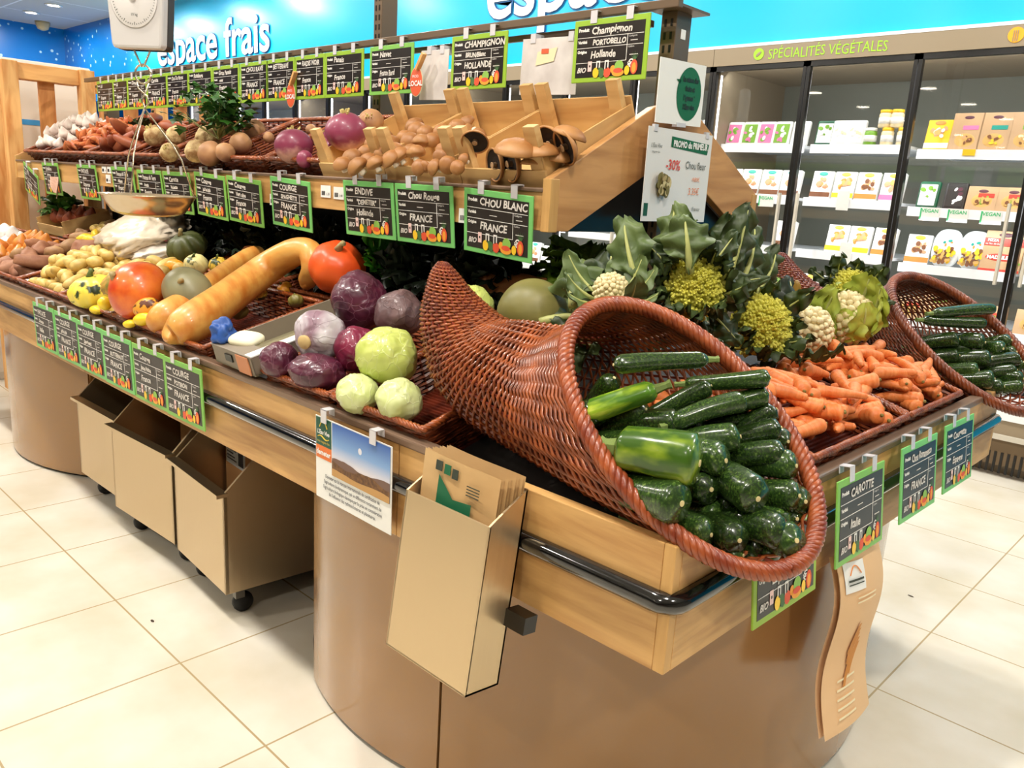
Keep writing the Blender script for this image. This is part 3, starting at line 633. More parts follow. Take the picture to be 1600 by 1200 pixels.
def basket_meshes(w, d, h, nm):
    """rectangular split-willow tray basket; origin at the front left top corner of the rim, x right, y back"""
    def loop(inset, z, n):
        a, b = w-2*inset, d-2*inset; L = 2*(a+b); out = []; nr = []
        for i in range(n):
            s = L*i/n
            if s < a: p = (inset+s, inset); q = (0, -1)
            elif s < a+b: p = (inset+a, inset+s-a); q = (1, 0)
            elif s < 2*a+b: p = (inset+a-(s-a-b), inset+b); q = (0, 1)
            else: p = (inset, inset+b-(s-2*a-b)); q = (-1, 0)
            out.append(V((p[0], p[1], z))); nr.append(V((q[0], q[1], 0)))
        return out, nr
    n = int((2*(w+d))/.018)//2*2; n += (2 if (n//2) % 2 == 0 else 0)
    wv = MB(); rows = int(h/.0085)
    for j in range(rows):
        f = j/rows; p, q = loop(.004+.022*(1-f), -h+h*f*.93, n); weave_loop(wv, p, q, .0028, .0042, j % 2)
    stk = MB(); top, q = loop(.006, -.004, n//2); bot, _ = loop(.026, -h, n//2)
    for a, b in zip(top, bot): stk.tube([a, b], .0028, 4)
    rim = MB(); p, q = loop(.002, 0, 160); rope(rim, p, .0042, .0045, 4, int((w+d)*2/.045), 5)
    bt = MB(); bt.box(.02, .02, -h-.002, w-.02, d-.02, -h+.004)
    for i in range(int((d-.05)/.011)): bt.tube([(.022, .026+i*.011, -h+.006+.0015*(i % 2)), (w-.022, .026+i*.011, -h+.006+.0015*((i+1) % 2))], .005, 5)
    return dict(weave=wv.mesh(nm+'_weave', WICK), stakes=stk.mesh(nm+'_stakes', WICKD), rim=rim.mesh(nm+'_rim', WICKO, True), base=bt.mesh(nm+'_base', WICKD))
BCACHE = {}
def basket(label, w, d, h, loc, rot, group=None):
    key = (round(w, 2), round(d, 2), h)
    if key not in BCACHE: BCACHE[key] = basket_meshes(key[0], key[1], h, 'basket')
    t = thing('wicker_basket', label, 'basket', loc, rot, group)
    b = BCACHE[key]; ob('woven_wall', b['weave'], t); ob('stakes', b['stakes'], t); ob('rim', b['rim'], t); ob('woven_base', b['base'], t)
    t.scale = (w/key[0], d/key[1], 1); return t
AL = math.atan(KS)
def lowbasket(label, x0, x1, y0=.955, d=.385, h=.095, dz=0):
    return basket(label, x1-x0-.006, d, h, (x0+.003, y0, zlow(y0)+dz), (AL, 0, 0))
LB = [(-4.96, -4.55, 'first row basket of white onions at the far left end'), (-4.55, -4.10, 'first row basket of yellow onions at the far left'), (-4.10, -3.60, 'wicker basket of brown sweet potatoes in the front row'),
      (-3.60, -3.12, 'wicker basket of pale potatoes, left of the fingerling potatoes'), (-3.12, -2.64, 'wicker basket of yellow potatoes beside the striped squash'), (-2.64, -2.02, 'wide wicker basket holding the orange pumpkin and long squashes'),
      (-1.72, -1.435, 'wicker basket of red cabbages at the counter front'), (-1.43, -1.12, 'wicker basket of white cabbages beside the near cornucopia')]
for a, b, l in LB: lowbasket(l, a, b)
for a, b, l in [(-4.3, -3.85, 'back row wicker basket of small potatoes behind the sweet potatoes'), (-3.84, -3.42, 'back row wicker basket of lemons'), (-3.4, -2.9, 'back row wicker basket under the plastic bags'),
                (-2.88, -2.4, 'back row wicker basket of striped gourds'), (-2.38, -1.9, 'back row wicker basket behind the long squashes'), (-1.88, -1.45, 'back row wicker basket behind the red cabbages')]:
    lowbasket(l, a, b, y0=1.355, d=.40)
# tier baskets
KT = (1.50-1.345)/(1.70-1.375); AT = math.atan(KT)
def ztier(y): return 1.345+KT*(y-1.375)
TB = [(-4.86, -4.44), (-4.43, -4.0), (-3.99, -3.56), (-3.55, -3.22), (-3.21, -2.77), (-2.76, -2.44), (-2.43, -2.11)]
TN = ['garlic', 'shallots', 'sweet potatoes', 'celeriac with leaves', 'celeriac beside the parsley', 'brown swedes, partly empty', 'purple turnips']
for (a, b), n in zip(TB, TN): basket('upper tier wicker basket of %s' % n, b-a-.006, .365, .06, (a+.003, 1.372, ztier(1.372)), (AT, 0, 0))
for i, (a, b) in enumerate([(-1.62, -1.22), (-2.05, -1.63), (-2.5, -2.07), (-2.95, -2.52), (-3.4, -2.97)]):
    basket('wicker basket on the far slope of the upper tier, %s from the near end' % ORD[i], b-a-.006, .365, .06, (b-.003, 2*YC-1.372, ztier(1.372)), (AT, 0, PI))
# ---- cornucopias
def cornucopia(label, dy=0, wm=None, loc=None):
    t = thing('wicker_cornucopia', label, 'basket', loc or (0, dy, 0))
    # sections: centre, long half-axis, short half-axis
    S = [((-.660, 1.117, .942), (.215, -.043, -.160), (.057, .165, .021)),
         ((-.712, 1.122, .940), (.168, -.038, -.155), (.052, .172, .02)),
         ((-.790, 1.130, .935), (.108, -.03, -.142), (.045, .172, .015)),
         ((-.890, 1.125, .932), (.045, -.02, -.118), (.02, .160, .01)),
         ((-.985, 1.120, .935), (-.005, -.01, -.110), (.0, .150, .0)),
         ((-1.070, 1.115, .945), (-.040, .0, -.102), (-.01, .136, .0)),
         ((-1.140, 1.110, .970), (-.072, .0, -.074), (-.02, .116, .0)),
         ((-1.185, 1.108, 1.010), (-.086, .0, -.034), (-.02, .092, .0)),
         ((-1.210, 1.105, 1.050), (-.072, .0, -.008), (-.01, .070, .0)),
         ((-1.230, 1.102, 1.090), (-.048, .0, .002), (-.01, .046, .0)),
         ((-1.243, 1.100, 1.122), (-.024, .0, .002), (.0, .024, .0)),
         ((-1.250, 1.100, 1.142), (-.006, 0, .001), (0, .006, 0))]
    S = [tuple(V(q) for q in s) for s in S]
    def sec(v):
        f = v*(len(S)-1); i = min(int(f), len(S)-2); u = f-i
        P = [S[max(i-1, 0)], S[i], S[i+1], S[min(i+2, len(S)-1)]]; out = []
        for c in range(3):
            a, b, e, g = (p[c] for p in P)
            out.append(.5*((2*b)+(e-a)*u+(2*a-5*b+4*e-g)*u*u+(3*b-a-3*e+g)*u**3))
        return out
    def P(u, v):
        c, a, b = sec(v); return c+a*math.cos(u*2*PI)+b*math.sin(u*2*PI)
    ns = 33; n = ns*2
    wv = MB(); vs = []; v = .012
    while v < .985:
        vs.append(v); c, a, b = sec(v); c2, a2, b2 = sec(min(v+.01, 1)); dl = ((c2-c).length+abs(a2.length-a.length)*.6)/.01; v += .0096/max(dl, .25)
    for j, v in enumerate(vs):
        c, a, b = sec(v); q = [P(i/n, v) for i in range(n)]; sc = min(1, a.length/.1+.25)
        nr = [(a*math.cos(2*PI*i/n)/a.length+b*math.sin(2*PI*i/n)/b.length).normalized() for i in range(n)]
        weave_loop(wv, q, nr, .0052*sc, .0032*(.7+.3*sc), j % 2)
    wv.obj('woven_shell', WICKO if dy == 0 else WICK, t, True)
    sk = MB()
    for s in range(ns):
        if s % 2: pts = [P((s)/ns, v/40*.985) for v in range(41)]
        else: pts = [P((s)/ns, v/40*.8) for v in range(41)]
        sk.tube(pts, .0032, 4)
    sk.obj('stakes', WICKD, t)
    rim = MB(); path = [P(i/520, 0) for i in range(520)]; rope(rim, path, .0090, .0062, 5, 25, 6)
    rim.obj('braided_rim', mat('wicker_rim', (166, 84, 42), .34, col2=(126, 52, 28), vscale=26, coat=.25) if dy == 0 else WICK, t, True)
    return t
HC = V((-.660, 1.117, .942)); HU = V((.215, -.043, -.160)); HV = V((.057, .165, .021)); HN = HU.cross(HV).normalized()
if HN.z < 0: HN = -HN
cornucopia('large wicker cornucopia spilling courgettes over the near counter corner')
DY2 = 1.50
cornucopia('dark wicker cornucopia of courgettes at the far counter corner', DY2)
# ================================================================ CHALKBOARD PRICE CARDS
GRN = mat('card_green', (128, 190, 84), .4); GRN2 = mat('card_mint', (120, 200, 110), .4); GRN3 = mat('card_lime', (150, 188, 52), .4)
BRD = mat('chalk_board', (34, 26, 22), .32); INK = mat('card_print', (235, 232, 225), .5); CHK = mat('chalk_white', (222, 216, 208), .7)
CLIP = mat('clip_steel', (214, 212, 216), .3, .1); PNK = mat('digit_pink', (236, 150, 140), .5)
CW, CH = .226, .160
CMESH = {}
def card_meshes(h):
    if h in CMESH: return CMESH[h]
    f = MB(); f.box(0, -.004, -h, CW, 0, 0)
    fm = {g: f.mesh('card_frame', g) for g in (GRN, GRN2, GRN3)}
    b = MB().box(.012, -.0046, -h+.012, CW-.012, -.003, -.014).mesh('card_board', BRD)
    p = MB(); k = h/.16; y = -.0052
    for z in (-.046, -.072, -.110): p.box(.013, y, z*k-.0006, (CW-.014 if z > -.1 else .166), y+.0004, z*k+.0006)
    p.box(.1655, y, -.110*k, .167, y+.0004, -.046*k)
    put_text(p, 'Produit', .016, -.030*k, .0105, y, bold=.0006); put_text(p, 'Variété', .016, -.060*k, .0095, y, bold=.0005); put_text(p, 'Origine', .016, -.085*k, .0095, y, bold=.0005)
    put_text(p, '€', .172, -.128*k, .026, y, bold=.0006)
    put_text(p, 'Catégorie', .170, -.053*k, .006, y); put_text(p, 'Calibre', .170, -.079*k, .006, y)
    p = p.mesh('card_print', INK)
    q = MB(); y = -.0058; yy = -.0052
    def el(cx, cz, a, c, mi, o=0): q.add([(cx+a*math.cos(2*PI*i/14), y-o, cz+c*math.sin(2*PI*i/14)) for i in range(14)], [tuple(range(14))[::-1]], mi)
    z0 = -h+.022
    el(.078, z0, .0095, .0125, 0); el(.096, z0-.001, .008, .012, 1); el(.091, z0+.008, .007, .004, 1, .0001); el(.113, z0-.001, .011, .012, 2); el(.130, z0+.006, .008, .009, 3)
    el(.148, z0+.012, .0135, .0135, 4, .0002); el(.146, z0-.003, .018, .009, 3, .0004); el(.146, z0+.002, .014, .006, 2, .0006); el(.172, z0+.001, .0075, .011, 0, .0003)
    el(.192, z0+.008, .0105, .017, 2, .0003); el(.192, z0+.006, .006, .012, 3, .0005)
    for a in (-.8, -.4, 0, .4, .8): q.add([(.190+.012*math.sin(a)*0, y, z0+.022), (.194, y, z0+.022), (.192+.018*math.sin(a), y, z0+.024+.022*math.cos(a))], [(0, 1, 2)], 1)
    q = q.mesh('card_fruit', [PM['yellow'], mat('fruit_green', (70, 110, 60), .5), mat('fruit_red', (226, 84, 50), .5), mat('fruit_orange', (244, 160, 50), .5), mat('fruit_lime', (140, 190, 80), .5)])
    c = MB(); c.box(-.010, -.006, -.010, .010, -.0045, .020).box(-.010, -.006, .0185, .010, .016, .020).box(-.010, .0145, .004, .010, .016, .020)
    c = c.mesh('card_clip', CLIP)
    CMESH[h] = (fm, b, p, q, c); return CMESH[h]
def price_card(label, loc, yaw, lines, h=CH, frame=GRN, lean=0, roll=0, clips=(.06, .168), digits='102', bio=True, w=1., group='chalkboard price cards', dim=False):
    fm, b, p, q, c = card_meshes(h); t = thing('price_card', label, 'price card', loc, (lean, roll, yaw), group); t.scale = (w, 1, 1)
    ob('card_frame', fm[frame], t, .0015); ob('chalkboard', b, t); ob('printed_form', p, t); ob('fruit_picture', q, t)
    for x in clips: ob('clip', c, t, loc=(x, 0, 0))
    m = MB(); k = h/.16; y = -.0056
    a, v, o = lines
    def fitted(s, x, z, size, mx):
        if s: put_text(m, s, x, z, size, y, bold=.0007, shear=.12, wob=.05, sx=min(1, mx/(len(s)*size*.62)))
    fitted(a, .056, -.038*k, .024, .150); fitted(v, .062, -.066*k, .018, .1); fitted(o, .058, -.098*k, .024, .104)
    m.box(.176, y, -.062*k-.0008, .196, y+.0004, -.062*k+.0008, T=None); m.box(.176, y, -.098*k, .2, y+.0004, -.096*k)
    if not v: m.box(.09, y, -.061*k, .114, y+.0004, -.0595*k)
    if bio: put_text(m, 'BIO', .018, -h+.024, .017, y, bold=.0005, shear=.3)
    m.obj('chalk_writing', CHK, t)
    m = MB()
    for i, ch in enumerate(digits):
        x = .052+.026*i; m.box(x, y, -h+.026, x+.012, y+.0004, -h+.05, 1 if i == 0 else 0)
        m.box(x+.0035, y-.0003, -h+.030, x+.0085, y, -h+.046, 2) if i else m.box(x+.004, y-.0003, -h+.036, x+.008, y, -h+.041, 2)
    m.obj('price_digits', [INK, mat('digit_blush', (240, 205, 198), .5), BRD if True else PNK], t)
    return t
UT = 'green-framed chalkboard card %s on the %s'
tier = [(-4.75, 'AIL', '', 'France', 'swinging tilted at the far left end'), (-4.47, 'Echalion', 'longue', 'France', 'with a paper tag, second from the far end'), (-4.00, 'PATATE', 'douce', 'Espagne', 'third from the far end'), (-3.605, 'Pomme de Terre', 'Allians', 'France', 'left of the hanging scale pan'),
        (-3.345, 'Pomme de Terre', 'Agata', 'France', 'behind the scale pan, left one'), (-3.11, 'Carotte', 'Violette', 'France', 'behind the scale pan, right one'), (-2.85, 'Courge', 'Jack be little', 'France', 'reading Courge, right of the scale pan'), (-2.615, 'Courge', 'Vert olive', 'France', 'reading Courge Vert olive'),
        (-2.335, 'COURGE', 'SPAGHETTI', 'FRANCE', 'reading COURGE SPAGHETTI'), (-1.945, 'ENDIVE', '"DEMETER"', 'Hollande', 'reading ENDIVE'), (-1.715, 'Chou Rouge', '', 'FRANCE', 'reading Chou Rouge'), (-1.450, 'CHOU BLANC', '', 'FRANCE', 'reading CHOU BLANC')]
for i, (x, a, v, o, d) in enumerate(tier):
    price_card((UT % (d, 'upper tier lip')).replace('on the upper tier lip', 'on the tier lip'), (x, YC-.468, 1.292-(.006 if i in (4, 5, 7) else 0)), 0, (a, v, o), .148, GRN2 if i > 7 else GRN, lean=.10, roll=(.32 if i == 0 else (.05 if i in (6, 7, 8, 11) else 0)), bio=i > 5, w=.99)
front = [(-3.29, 'PATATE', 'Douce', 'Italie', 'farthest along the counter apron'), (-3.06, 'COURGE', 'Jack be little', 'FRANCE', 'second from the far end of the apron'), (-2.845, 'COURGE', 'Spaghetti', 'FRANCE', 'third from the far end of the apron'),
         (-2.625, 'COURGE', 'BUTTERNUT', 'FRANCE', 'reading COURGE BUTTERNUT'), (-2.395, 'Courge', 'Jaune Poitou', 'France', 'reading Jaune Poitou'), (-2.178, 'COURGE', 'POTIRON', 'FRANCE', 'reading POTIRON, nearest to the landscape sign')]
for i, (x, a, v, o, d) in enumerate(front):
    price_card(UT % (d, 'front apron'), (x, YN-.024, .798), 0, (a, v, o), .165, GRN2 if i < 4 else GRN, lean=.03, roll=-.01, w=.985, digits='185')
ends = [(1.125, 'Courgette', '', 'Espagne', 'mostly hidden under the near cornucopia', GRN3), (1.435, 'CAROTTE', '', 'Italie', 'reading CAROTTE', GRN), (1.765, 'Chou Romanesco', '', 'FRANCE', 'reading Chou Romanesco', GRN2), (2.055, 'Courgette', '', 'Espagne', 'reading Courgette, farthest on the counter end', GRN2)]
for y, a, v, o, d, g in ends:
    price_card(UT % (d, 'counter end'), (XE+.024, y, .786 if y < 1.2 else .808), PI/2, (a, v, o), .166 if y > 1.2 else .152, g, lean=-.13, roll=.02, w=1.03, digits='199')
rail = [(-4.715, 'Ail', '', 'France', .99), (-4.495, 'Ail', '', 'Espagne', .8), (-4.315, 'Oignon', '', 'France', 1), (-4.085, 'Carotte', '', 'FRANCE', .97), (-3.868, 'Oca Du Pérou', '', 'France', .97), (-3.65, 'Rutabaga', '', 'France', .98), (-3.424, 'Gros Panais', 'vrac', 'France', 1.0),
        (-3.192, 'CHOU RAVE', '', 'FRANCE', .95), (-2.985, 'BETTERAVE', '', 'FRANCE', .88), (-2.782, 'RADIS NOIR', '', 'France', .85), (-2.588, 'Panais', '', 'France', 1.0), (-2.328, 'Navet', '', 'France Bord', 1.0), (-1.925, 'CHAMPIGNON', 'BRUN/Blanc', 'HOLLANDE', 1.02), (-1.454, 'Champignon', 'PORTOBELLO', 'Hollande', 1.03)]
RN = ['leftmost on the sign rail', 'second from the left on the sign rail', 'third from the left on the sign rail', 'fourth from the left on the sign rail', 'reading Oca Du Pérou on the sign rail', 'reading Rutabaga on the sign rail', 'reading Gros Panais on the sign rail', 'reading CHOU RAVE on the sign rail', 'reading BETTERAVE on the sign rail',
      'reading RADIS NOIR on the sign rail', 'reading Panais on the sign rail', 'reading Navet on the sign rail', 'reading CHAMPIGNON BRUN on the sign rail', 'reading Champignon PORTOBELLO on the sign rail']
for i, (x, a, v, o, wd) in enumerate(rail):
    price_card('lime-framed chalkboard card '+RN[i], (x, YC-.104, 1.719), 0, (a, v, o), .150, GRN3 if i != 11 else GRN, lean=.0, w=wd)
# orange LOCAL tags held by wooden pegs
def peg_tag(label, loc, roll):
    t = thing('clip_tag', label, 'tag', loc, (0, roll, 0))
    MB().ball(lambda d: V((d.x*.031, d.y*.001, d.z*.044)), 24, 10).obj('oval_rim', PM['cream'], t); o = MB().ball(lambda d: V((d.x*.029, d.y*.001-.001, d.z*.042)), 24, 10).obj('oval_card', mat('tag_orange', (222, 92, 50), .5), t)
    m = MB(); put_text(m, 'LOCAL', 0, -.012, .021, -.0035, 'CENTER', bold=.0008); put_text(m, 'PROD.', 0, .012, .011, -.0035, 'CENTER'); m.obj('tag_lettering', PM['white'], t)
    MB().box(-.006, -.012, .02, .004, .004, .075, T=M.Rotation(.6, 4, 'Y') @ M.Translation((-.012, 0, .012))).obj('wooden_peg', PINE, t)
peg_tag('orange oval LOCAL tag pegged beside the BETTERAVE card', (-2.80, YC-.116, 1.585), 0); peg_tag('orange oval LOCAL tag pegged beside the Navet card', (-2.075, YC-.116, 1.60), 0)
t = thing('paper_tag', 'crumpled white and orange tag hanging over a tier card', 'tag', (-4.30, YC-.485, 1.23)); MB().grid(lambda u, v: V((.07*u+.02*v, -.01*math.sin(u*5+v*3), -.10*v*(.7+.3*u))), 6, 6).obj('tag_paper', [mat('tag_pale', (232, 190, 170), .6)], t)
# clear pockets on the sign rail
for x, w_, l in ((-1.655, .205, 'greyish clear plastic pocket with a note clipped to the sign rail'), (-2.09, .13, 'clear plastic pocket behind the Navet card on the sign rail')):
    t = thing('plastic_pocket', l, 'pocket', (x, YC-.085, 1.695), (0, .03, 0)); MB().box(0, -.002, -.145, w_, 0, 0).obj('pocket_sheet', mat('pocket_grey', (200, 192, 188), .35, col2=(222, 216, 212), vscale=12), t, bevel=.002)
    for a in (.03, w_-.04): MB().box(a, -.004, -.012, a+.018, .03, .012).obj('clip', CLIP, t)
    if w_ > .2: MB().add([(.055, -.004, -.07), (.06, -.004, -.035), (.13, -.004, -.025), (.12, -.004, -.06)], [(0, 3, 2, 1)]).obj('note', PM['cream'], t); MB().box(.075, -.0055, -.04, .1, -.0045, -.028).obj('note_stamp', mat('tag_orange', (222, 92, 50), .5), t)
# small barcode labels stuck on the tier board
for i, (x, z) in enumerate([(-3.74, 1.285), (-3.68, 1.285), (-3.70, 1.245), (-2.075, 1.262), (-2.01, 1.26), (-2.36, 1.225), (-1.48, 1.23)]):
    t = thing('barcode_label', 'small white barcode sticker on the tier board, %s from the far end' % ORD[[0, 1, 2, 4, 5, 3, 6][i]], 'label', (x, YC-.4565, z), group='barcode stickers'); MB().box(0, -.001, -.022, .05, 0, .012).obj('sticker', PM['white'], t)
    m = MB(); [m.box(.006+.003*k, -.0016, -.016, .0075+.003*k, -.001, -.004) for k in range(6)]; put_text(m, '3.20' if i % 2 else '1.40', .028, -.015, .01, -.0016); m.obj('sticker_print', BRD, t)
# ---- landscape sign with a farming certification text
t = thing('information_sign', 'white demeter sign with a sunset landscape picture clipped to the apron', 'sign', (-1.432, YN-.024, .806), (.02, .012, 0))
SW, SH = .262, .183
MB().box(0, -.0015, -SH, SW, 0, 0).obj('sign_sheet', PM['white'], t)
g = MB().box(.002, -.0022, -.063, .058, -.0015, -.002).obj('green_logo_block', mat('logo_green', (20, 84, 62), .5), t)
MB().box(.002, -.0022, -.092, .058, -.0015, -.063).obj('orange_logo_block', mat('demeter_orange', (232, 120, 50), .5), t)
m = MB(); put_text(m, "L'Eau Vive", .030, -.037, .0135, -.003, 'CENTER', bold=.0004, shear=.2, sx=.8); put_text(m, 'demeter', .030, -.083, .0165, -.003, 'CENTER', bold=.0006, sx=.9); m.obj('logo_lettering', PM['white'], t)
m = MB(); put_text(m, 'mon magasin bio', .030, -.056, .0085, -.003, 'CENTER', sx=.8); m.tube([V((.016+.028*i/10, -.0028, -.022+.016*math.sin(PI*i/10))) for i in range(11)], .0012, 4); m.tube([V((.010+.04*i/10, -.0028, -.044+.003*math.sin(2*PI*i/10))) for i in range(11)], .0012, 4); m.obj('logo_arcs', mat('logo_yellow', (222, 190, 70), .5), t)
pic = MB()
def sky(u, v): return V((.062+.196*u, -.0024, -.118+.116*v))
def hills(z0, amp, seed, zb, y, mi):
    n = 24; top = [(.062+.196*i/n, y, z0+amp*math.sin(i*.35+seed)+amp*.5*fuzz((i*.4, seed, 0), 1, 1)) for i in range(n+1)]
    pic.add(top+[(p[0], y, zb) for p in top], [(i, i+n+1, i+n+2, i+1) for i in range(n)], mi)
sk = mat('picture_sky', (60, 110, 190), .5); nt = sk.node_tree; N_ = nt.nodes; L_ = nt.links; tc_ = N_.new('ShaderNodeTexCoord'); sp_ = N_.new('ShaderNodeSeparateXYZ'); rp_ = N_.new('ShaderNodeValToRGB')
L_.new(tc_.outputs['Generated'], sp_.inputs[0]); L_.new(sp_.outputs[2], rp_.inputs[0]); e_ = rp_.color_ramp.elements; e_[0].position = .3; e_[0].color = (*lin((235, 228, 232)), 1); e_[1].position = 1; e_[1].color = (*lin((52, 96, 176)), 1); q_ = e_.new(.6); q_.color = (*lin((130, 170, 220)), 1)
L_.new(rp_.outputs[0], N_['Principled BSDF'].inputs['Base Color'])
pic.grid(sky, 1, 4, 0); pic.add([(.16+.006*math.cos(2*PI*i/16), -.0027, -.038+.007*math.sin(2*PI*i/16)) for i in range(16)], [tuple(range(16))[::-1]], 4)
hills(-.080, .004, 0, -.118, -.0028, 1); hills(-.088, .006, 2.5, -.118, -.0031, 2); hills(-.104, .002, 1, -.118, -.0034, 3)
pic.obj('landscape_picture', [sk, mat('pic_hill', (120, 92, 80), .6), mat('pic_wood', (92, 62, 40), .6, col2=(130, 90, 50), vscale=120), mat('pic_field', (196, 150, 90), .6), mat('pic_moon', (226, 226, 236), .6)], t)
m = MB()
for i, s in enumerate(["Demeter est la marque internationale de certification de", "l'agriculture biodynamique, qui se différencie notamment de", "l'agriculture biologique classique par la prise en considération", "de l'influence des rythmes lunaires et planétaires."]):
    put_text(m, s, .131, -.131-.0125*i, .0112, -.0024, 'CENTER', bold=.0001, sx=.74)
m.obj('sign_text', mat('text_grey', (70, 70, 74), .5), t)
for x in (.035, .205): ob('clip', CMESH[.165][4], t, loc=(x, 0, 0))
# ---- two signs on the end post, facing the aisle
t = thing('bubble_sign', 'white sign with a dark green speech bubble on the end post', 'sign', (-1.163, 1.668, 1.612), (.02, -.035, PI/2))
MB().box(0, -.002, -.145, .2, 0, 0).obj('sign_sheet', PM['white'], t)
m = MB().add([(.132+.054*math.cos(2*PI*i/32), -.003, -.072+.062*math.sin(2*PI*i/32)) for i in range(32)], [tuple(range(32))[::-1]]); m.add([(.095, -.003, -.04), (.072, -.003, -.042), (.088, -.003, -.052)], [(0, 1, 2)]); m.obj('speech_bubble', mat('bubble_green', (14, 100, 60), .5), t)
m = MB()
for i, s in enumerate(['La saison des', 'fruits et', 'légumes à', "L'Eau vive"]): put_text(m, s, .134, -.044-.021*i, .016, -.004, 'CENTER', bold=.001, sx=.8)
m.obj('bubble_text', mat('bubble_ink', (6, 40, 28), .6), t)
MB().box(.09, -.004, -.15, .13, .01, -.14).obj('clip', CLIP, t)
t = thing('promotion_sign', 'white PROMO sign with -30% Chou fleur in a clear sleeve on the end post', 'sign', (-1.158, 1.640, 1.450), (.0, -.006, PI/2))
SW, SH = .285, .213
MB().box(0, -.002, -SH, SW, 0, .006).obj('sign_sheet', mat('sign_paper', (232, 230, 226), .25, coat=.6), t)
MB().add([(.098, -.003, -.035), (.098, -.003, -.01), (.27, -.003, -.018), (.265, -.003, -.044)], [(0, 3, 2, 1)]).obj('green_banner', mat('bubble_green', (14, 100, 60), .5), t)
m = MB(); put_text(m, 'PROMO du PRIMEUR', .184, -.033, .021, -.004, 'CENTER', bold=.0008, sx=.82); m.obj('banner_lettering', PM['white'], t)
m = MB(); put_text(m, '-30%', .082, -.088, .034, -.004, bold=.0004, sx=.92); m.obj('discount_text', mat('promo_red', (214, 60, 44), .5), t)
m = MB(); put_text(m, 'Chou fleur', .168, -.082, .026, -.004, sx=.84); put_text(m, "L'Eau Vive", .035, -.040, .014, -.004, 'CENTER', shear=.25, sx=.8); put_text(m, 'magasin bio', .035, -.052, .007, -.004, 'CENTER'); put_text(m, 'France', .215, -.185, .014, -.004, shear=.3); m.obj('sign_text', mat('ink', (50, 58, 46), .6), t)
m = MB(); put_text(m, '4,80€', .205, -.112, .015, -.004); put_text(m, '3.35€', .192, -.145, .024, -.004, sx=.9); m.obj('price_text', mat('promo_orange', (236, 140, 84), .5), t)
m = MB(); rr = random.Random(2); blobs(m, rr, .05, .085, -.145, -.105, -.0035, 40, [0, 1, 2], .012); m.obj('cauliflower_picture', [mat('pic_cream', (205, 190, 140), .6), mat('pic_olive', (120, 110, 60), .6), mat('pic_tan', (170, 150, 100), .6)], t)
MB().box(.006, -.003, -.2, .022, -.002, -.17).obj('seal_mark', mat('logo_green', (20, 84, 62), .5), t)
MB().box(.12, -.004, -.232, .155, .004, -.213).obj('bottom_tab', PM['white'], t)
for x in (.02, .25): MB().box(x, -.004, -.004, x+.015, .004, .012).obj('clip', CLIP, t)
# little white label plates behind the stand post: sticker
t = thing('white_sticker', 'white sticker near the top of the slotted end post', 'label', (-1.1975, YC-.01, 1.69), (0, 0, PI/2)); MB().box(0, -.001, -.016, .02, 0, .006).obj('sticker', PM['white'], t)
# ================================================================ HANGING SCALE
t = thing('hanging_scale', 'white dial scale hanging over the counter with a steel pan on wires', 'scale', (-2.515, 1.035, 1.207), (0, 0, .62)); t.scale = (.88, .88, 1)
WM = mat('scale_white', (206, 202, 200), .3, coat=.3)
H0 = .415
def body(s, y0, y1):
    out = [(-.083*s, H0), (.083*s, H0), (.088*s, H0+.012), (.112*s, H0+.33), (.09*s, H0+.36), (-.09*s, H0+.36), (-.112*s, H0+.33), (-.088*s, H0+.012)]
    return MB().prism(out, 1, y0, y1)
body(1, -.03, .045).obj('scale_body', WM, t, bevel=.008); body(1.02, .0, .04).obj('rear_shell', mat('scale_dark', (60, 50, 44), .4), t, bevel=.004)
d = MB().lathe([(.0805, 0), (.0815, .002), (.080, .003), (.001, .003)], 48, T=M.Translation((0, -.031, H0+.135)) @ M.Rotation(PI/2, 4, 'X')).obj('dial', mat('dial_white', (226, 222, 220), .25, coat=.5), t, True)
m = MB()
for i in range(60):
    a = 2*PI*i/60; r0 = .070 if i % 5 else .066; m.box(-.0006, -.0348, r0, .0006, -.0342, .074, T=M.Translation((0, 0, H0+.135)) @ M.Rotation(a, 4, 'Y'))
put_text(m, '10 kg', 0, H0+.085, .011, -.0348, 'CENTER'); m.obj('dial_marks', mat('ink', (50, 58, 46), .6), d)
MB().box(-.003, -.038, -.005, .003, -.036, .062, T=M.Translation((0, 0, H0+.135)) @ M.Rotation(.1, 4, 'Y')).obj('needle', mat('needle_brown', (140, 90, 60), .4), d)
MB().lathe([(.012, -.003), (.012, .004)], 16, T=M.Translation((0, -.036, H0+.135)) @ M.Rotation(PI/2, 4, 'X')).obj('hub', CLIP, d, True)
WIRE = mat('bright_wire', (214, 200, 176), .2, .9)
def wire(name, pts, r=.0032): return MB().tube(pts, r, 8).obj(name, WIRE, t, True)
wire('upper_hook', [(-.028, 0, H0), (-.004, 0, H0-.045), (.004, 0, H0-.045), (.03, 0, H0)])
wire('ring_link', [(.028*math.cos(a)+.0, .0, H0-.066+.026*math.sin(a)) for a in [2*PI*i/20 for i in range(21)]])
wire('s_hook', [(-.022, 0, H0-.08), (-.02, 0, H0-.105), (.012, 0, H0-.128), (.016, 0, H0-.145), (.002, 0, H0-.158), (-.008, 0, H0-.14), (.02, 0, H0-.09)])
PR_ = .152; HB = H0-.16
for a in (.45, 2.69, 4.71+.2): wire('pan_wire', [(0, 0, HB), (PR_*.55*math.cos(a), PR_*.55*math.sin(a), HB-.10), (PR_*.72*math.cos(a), PR_*.72*math.sin(a), HB-.14), (PR_*.95*math.cos(a), PR_*.95*math.sin(a), .012)], .0026)
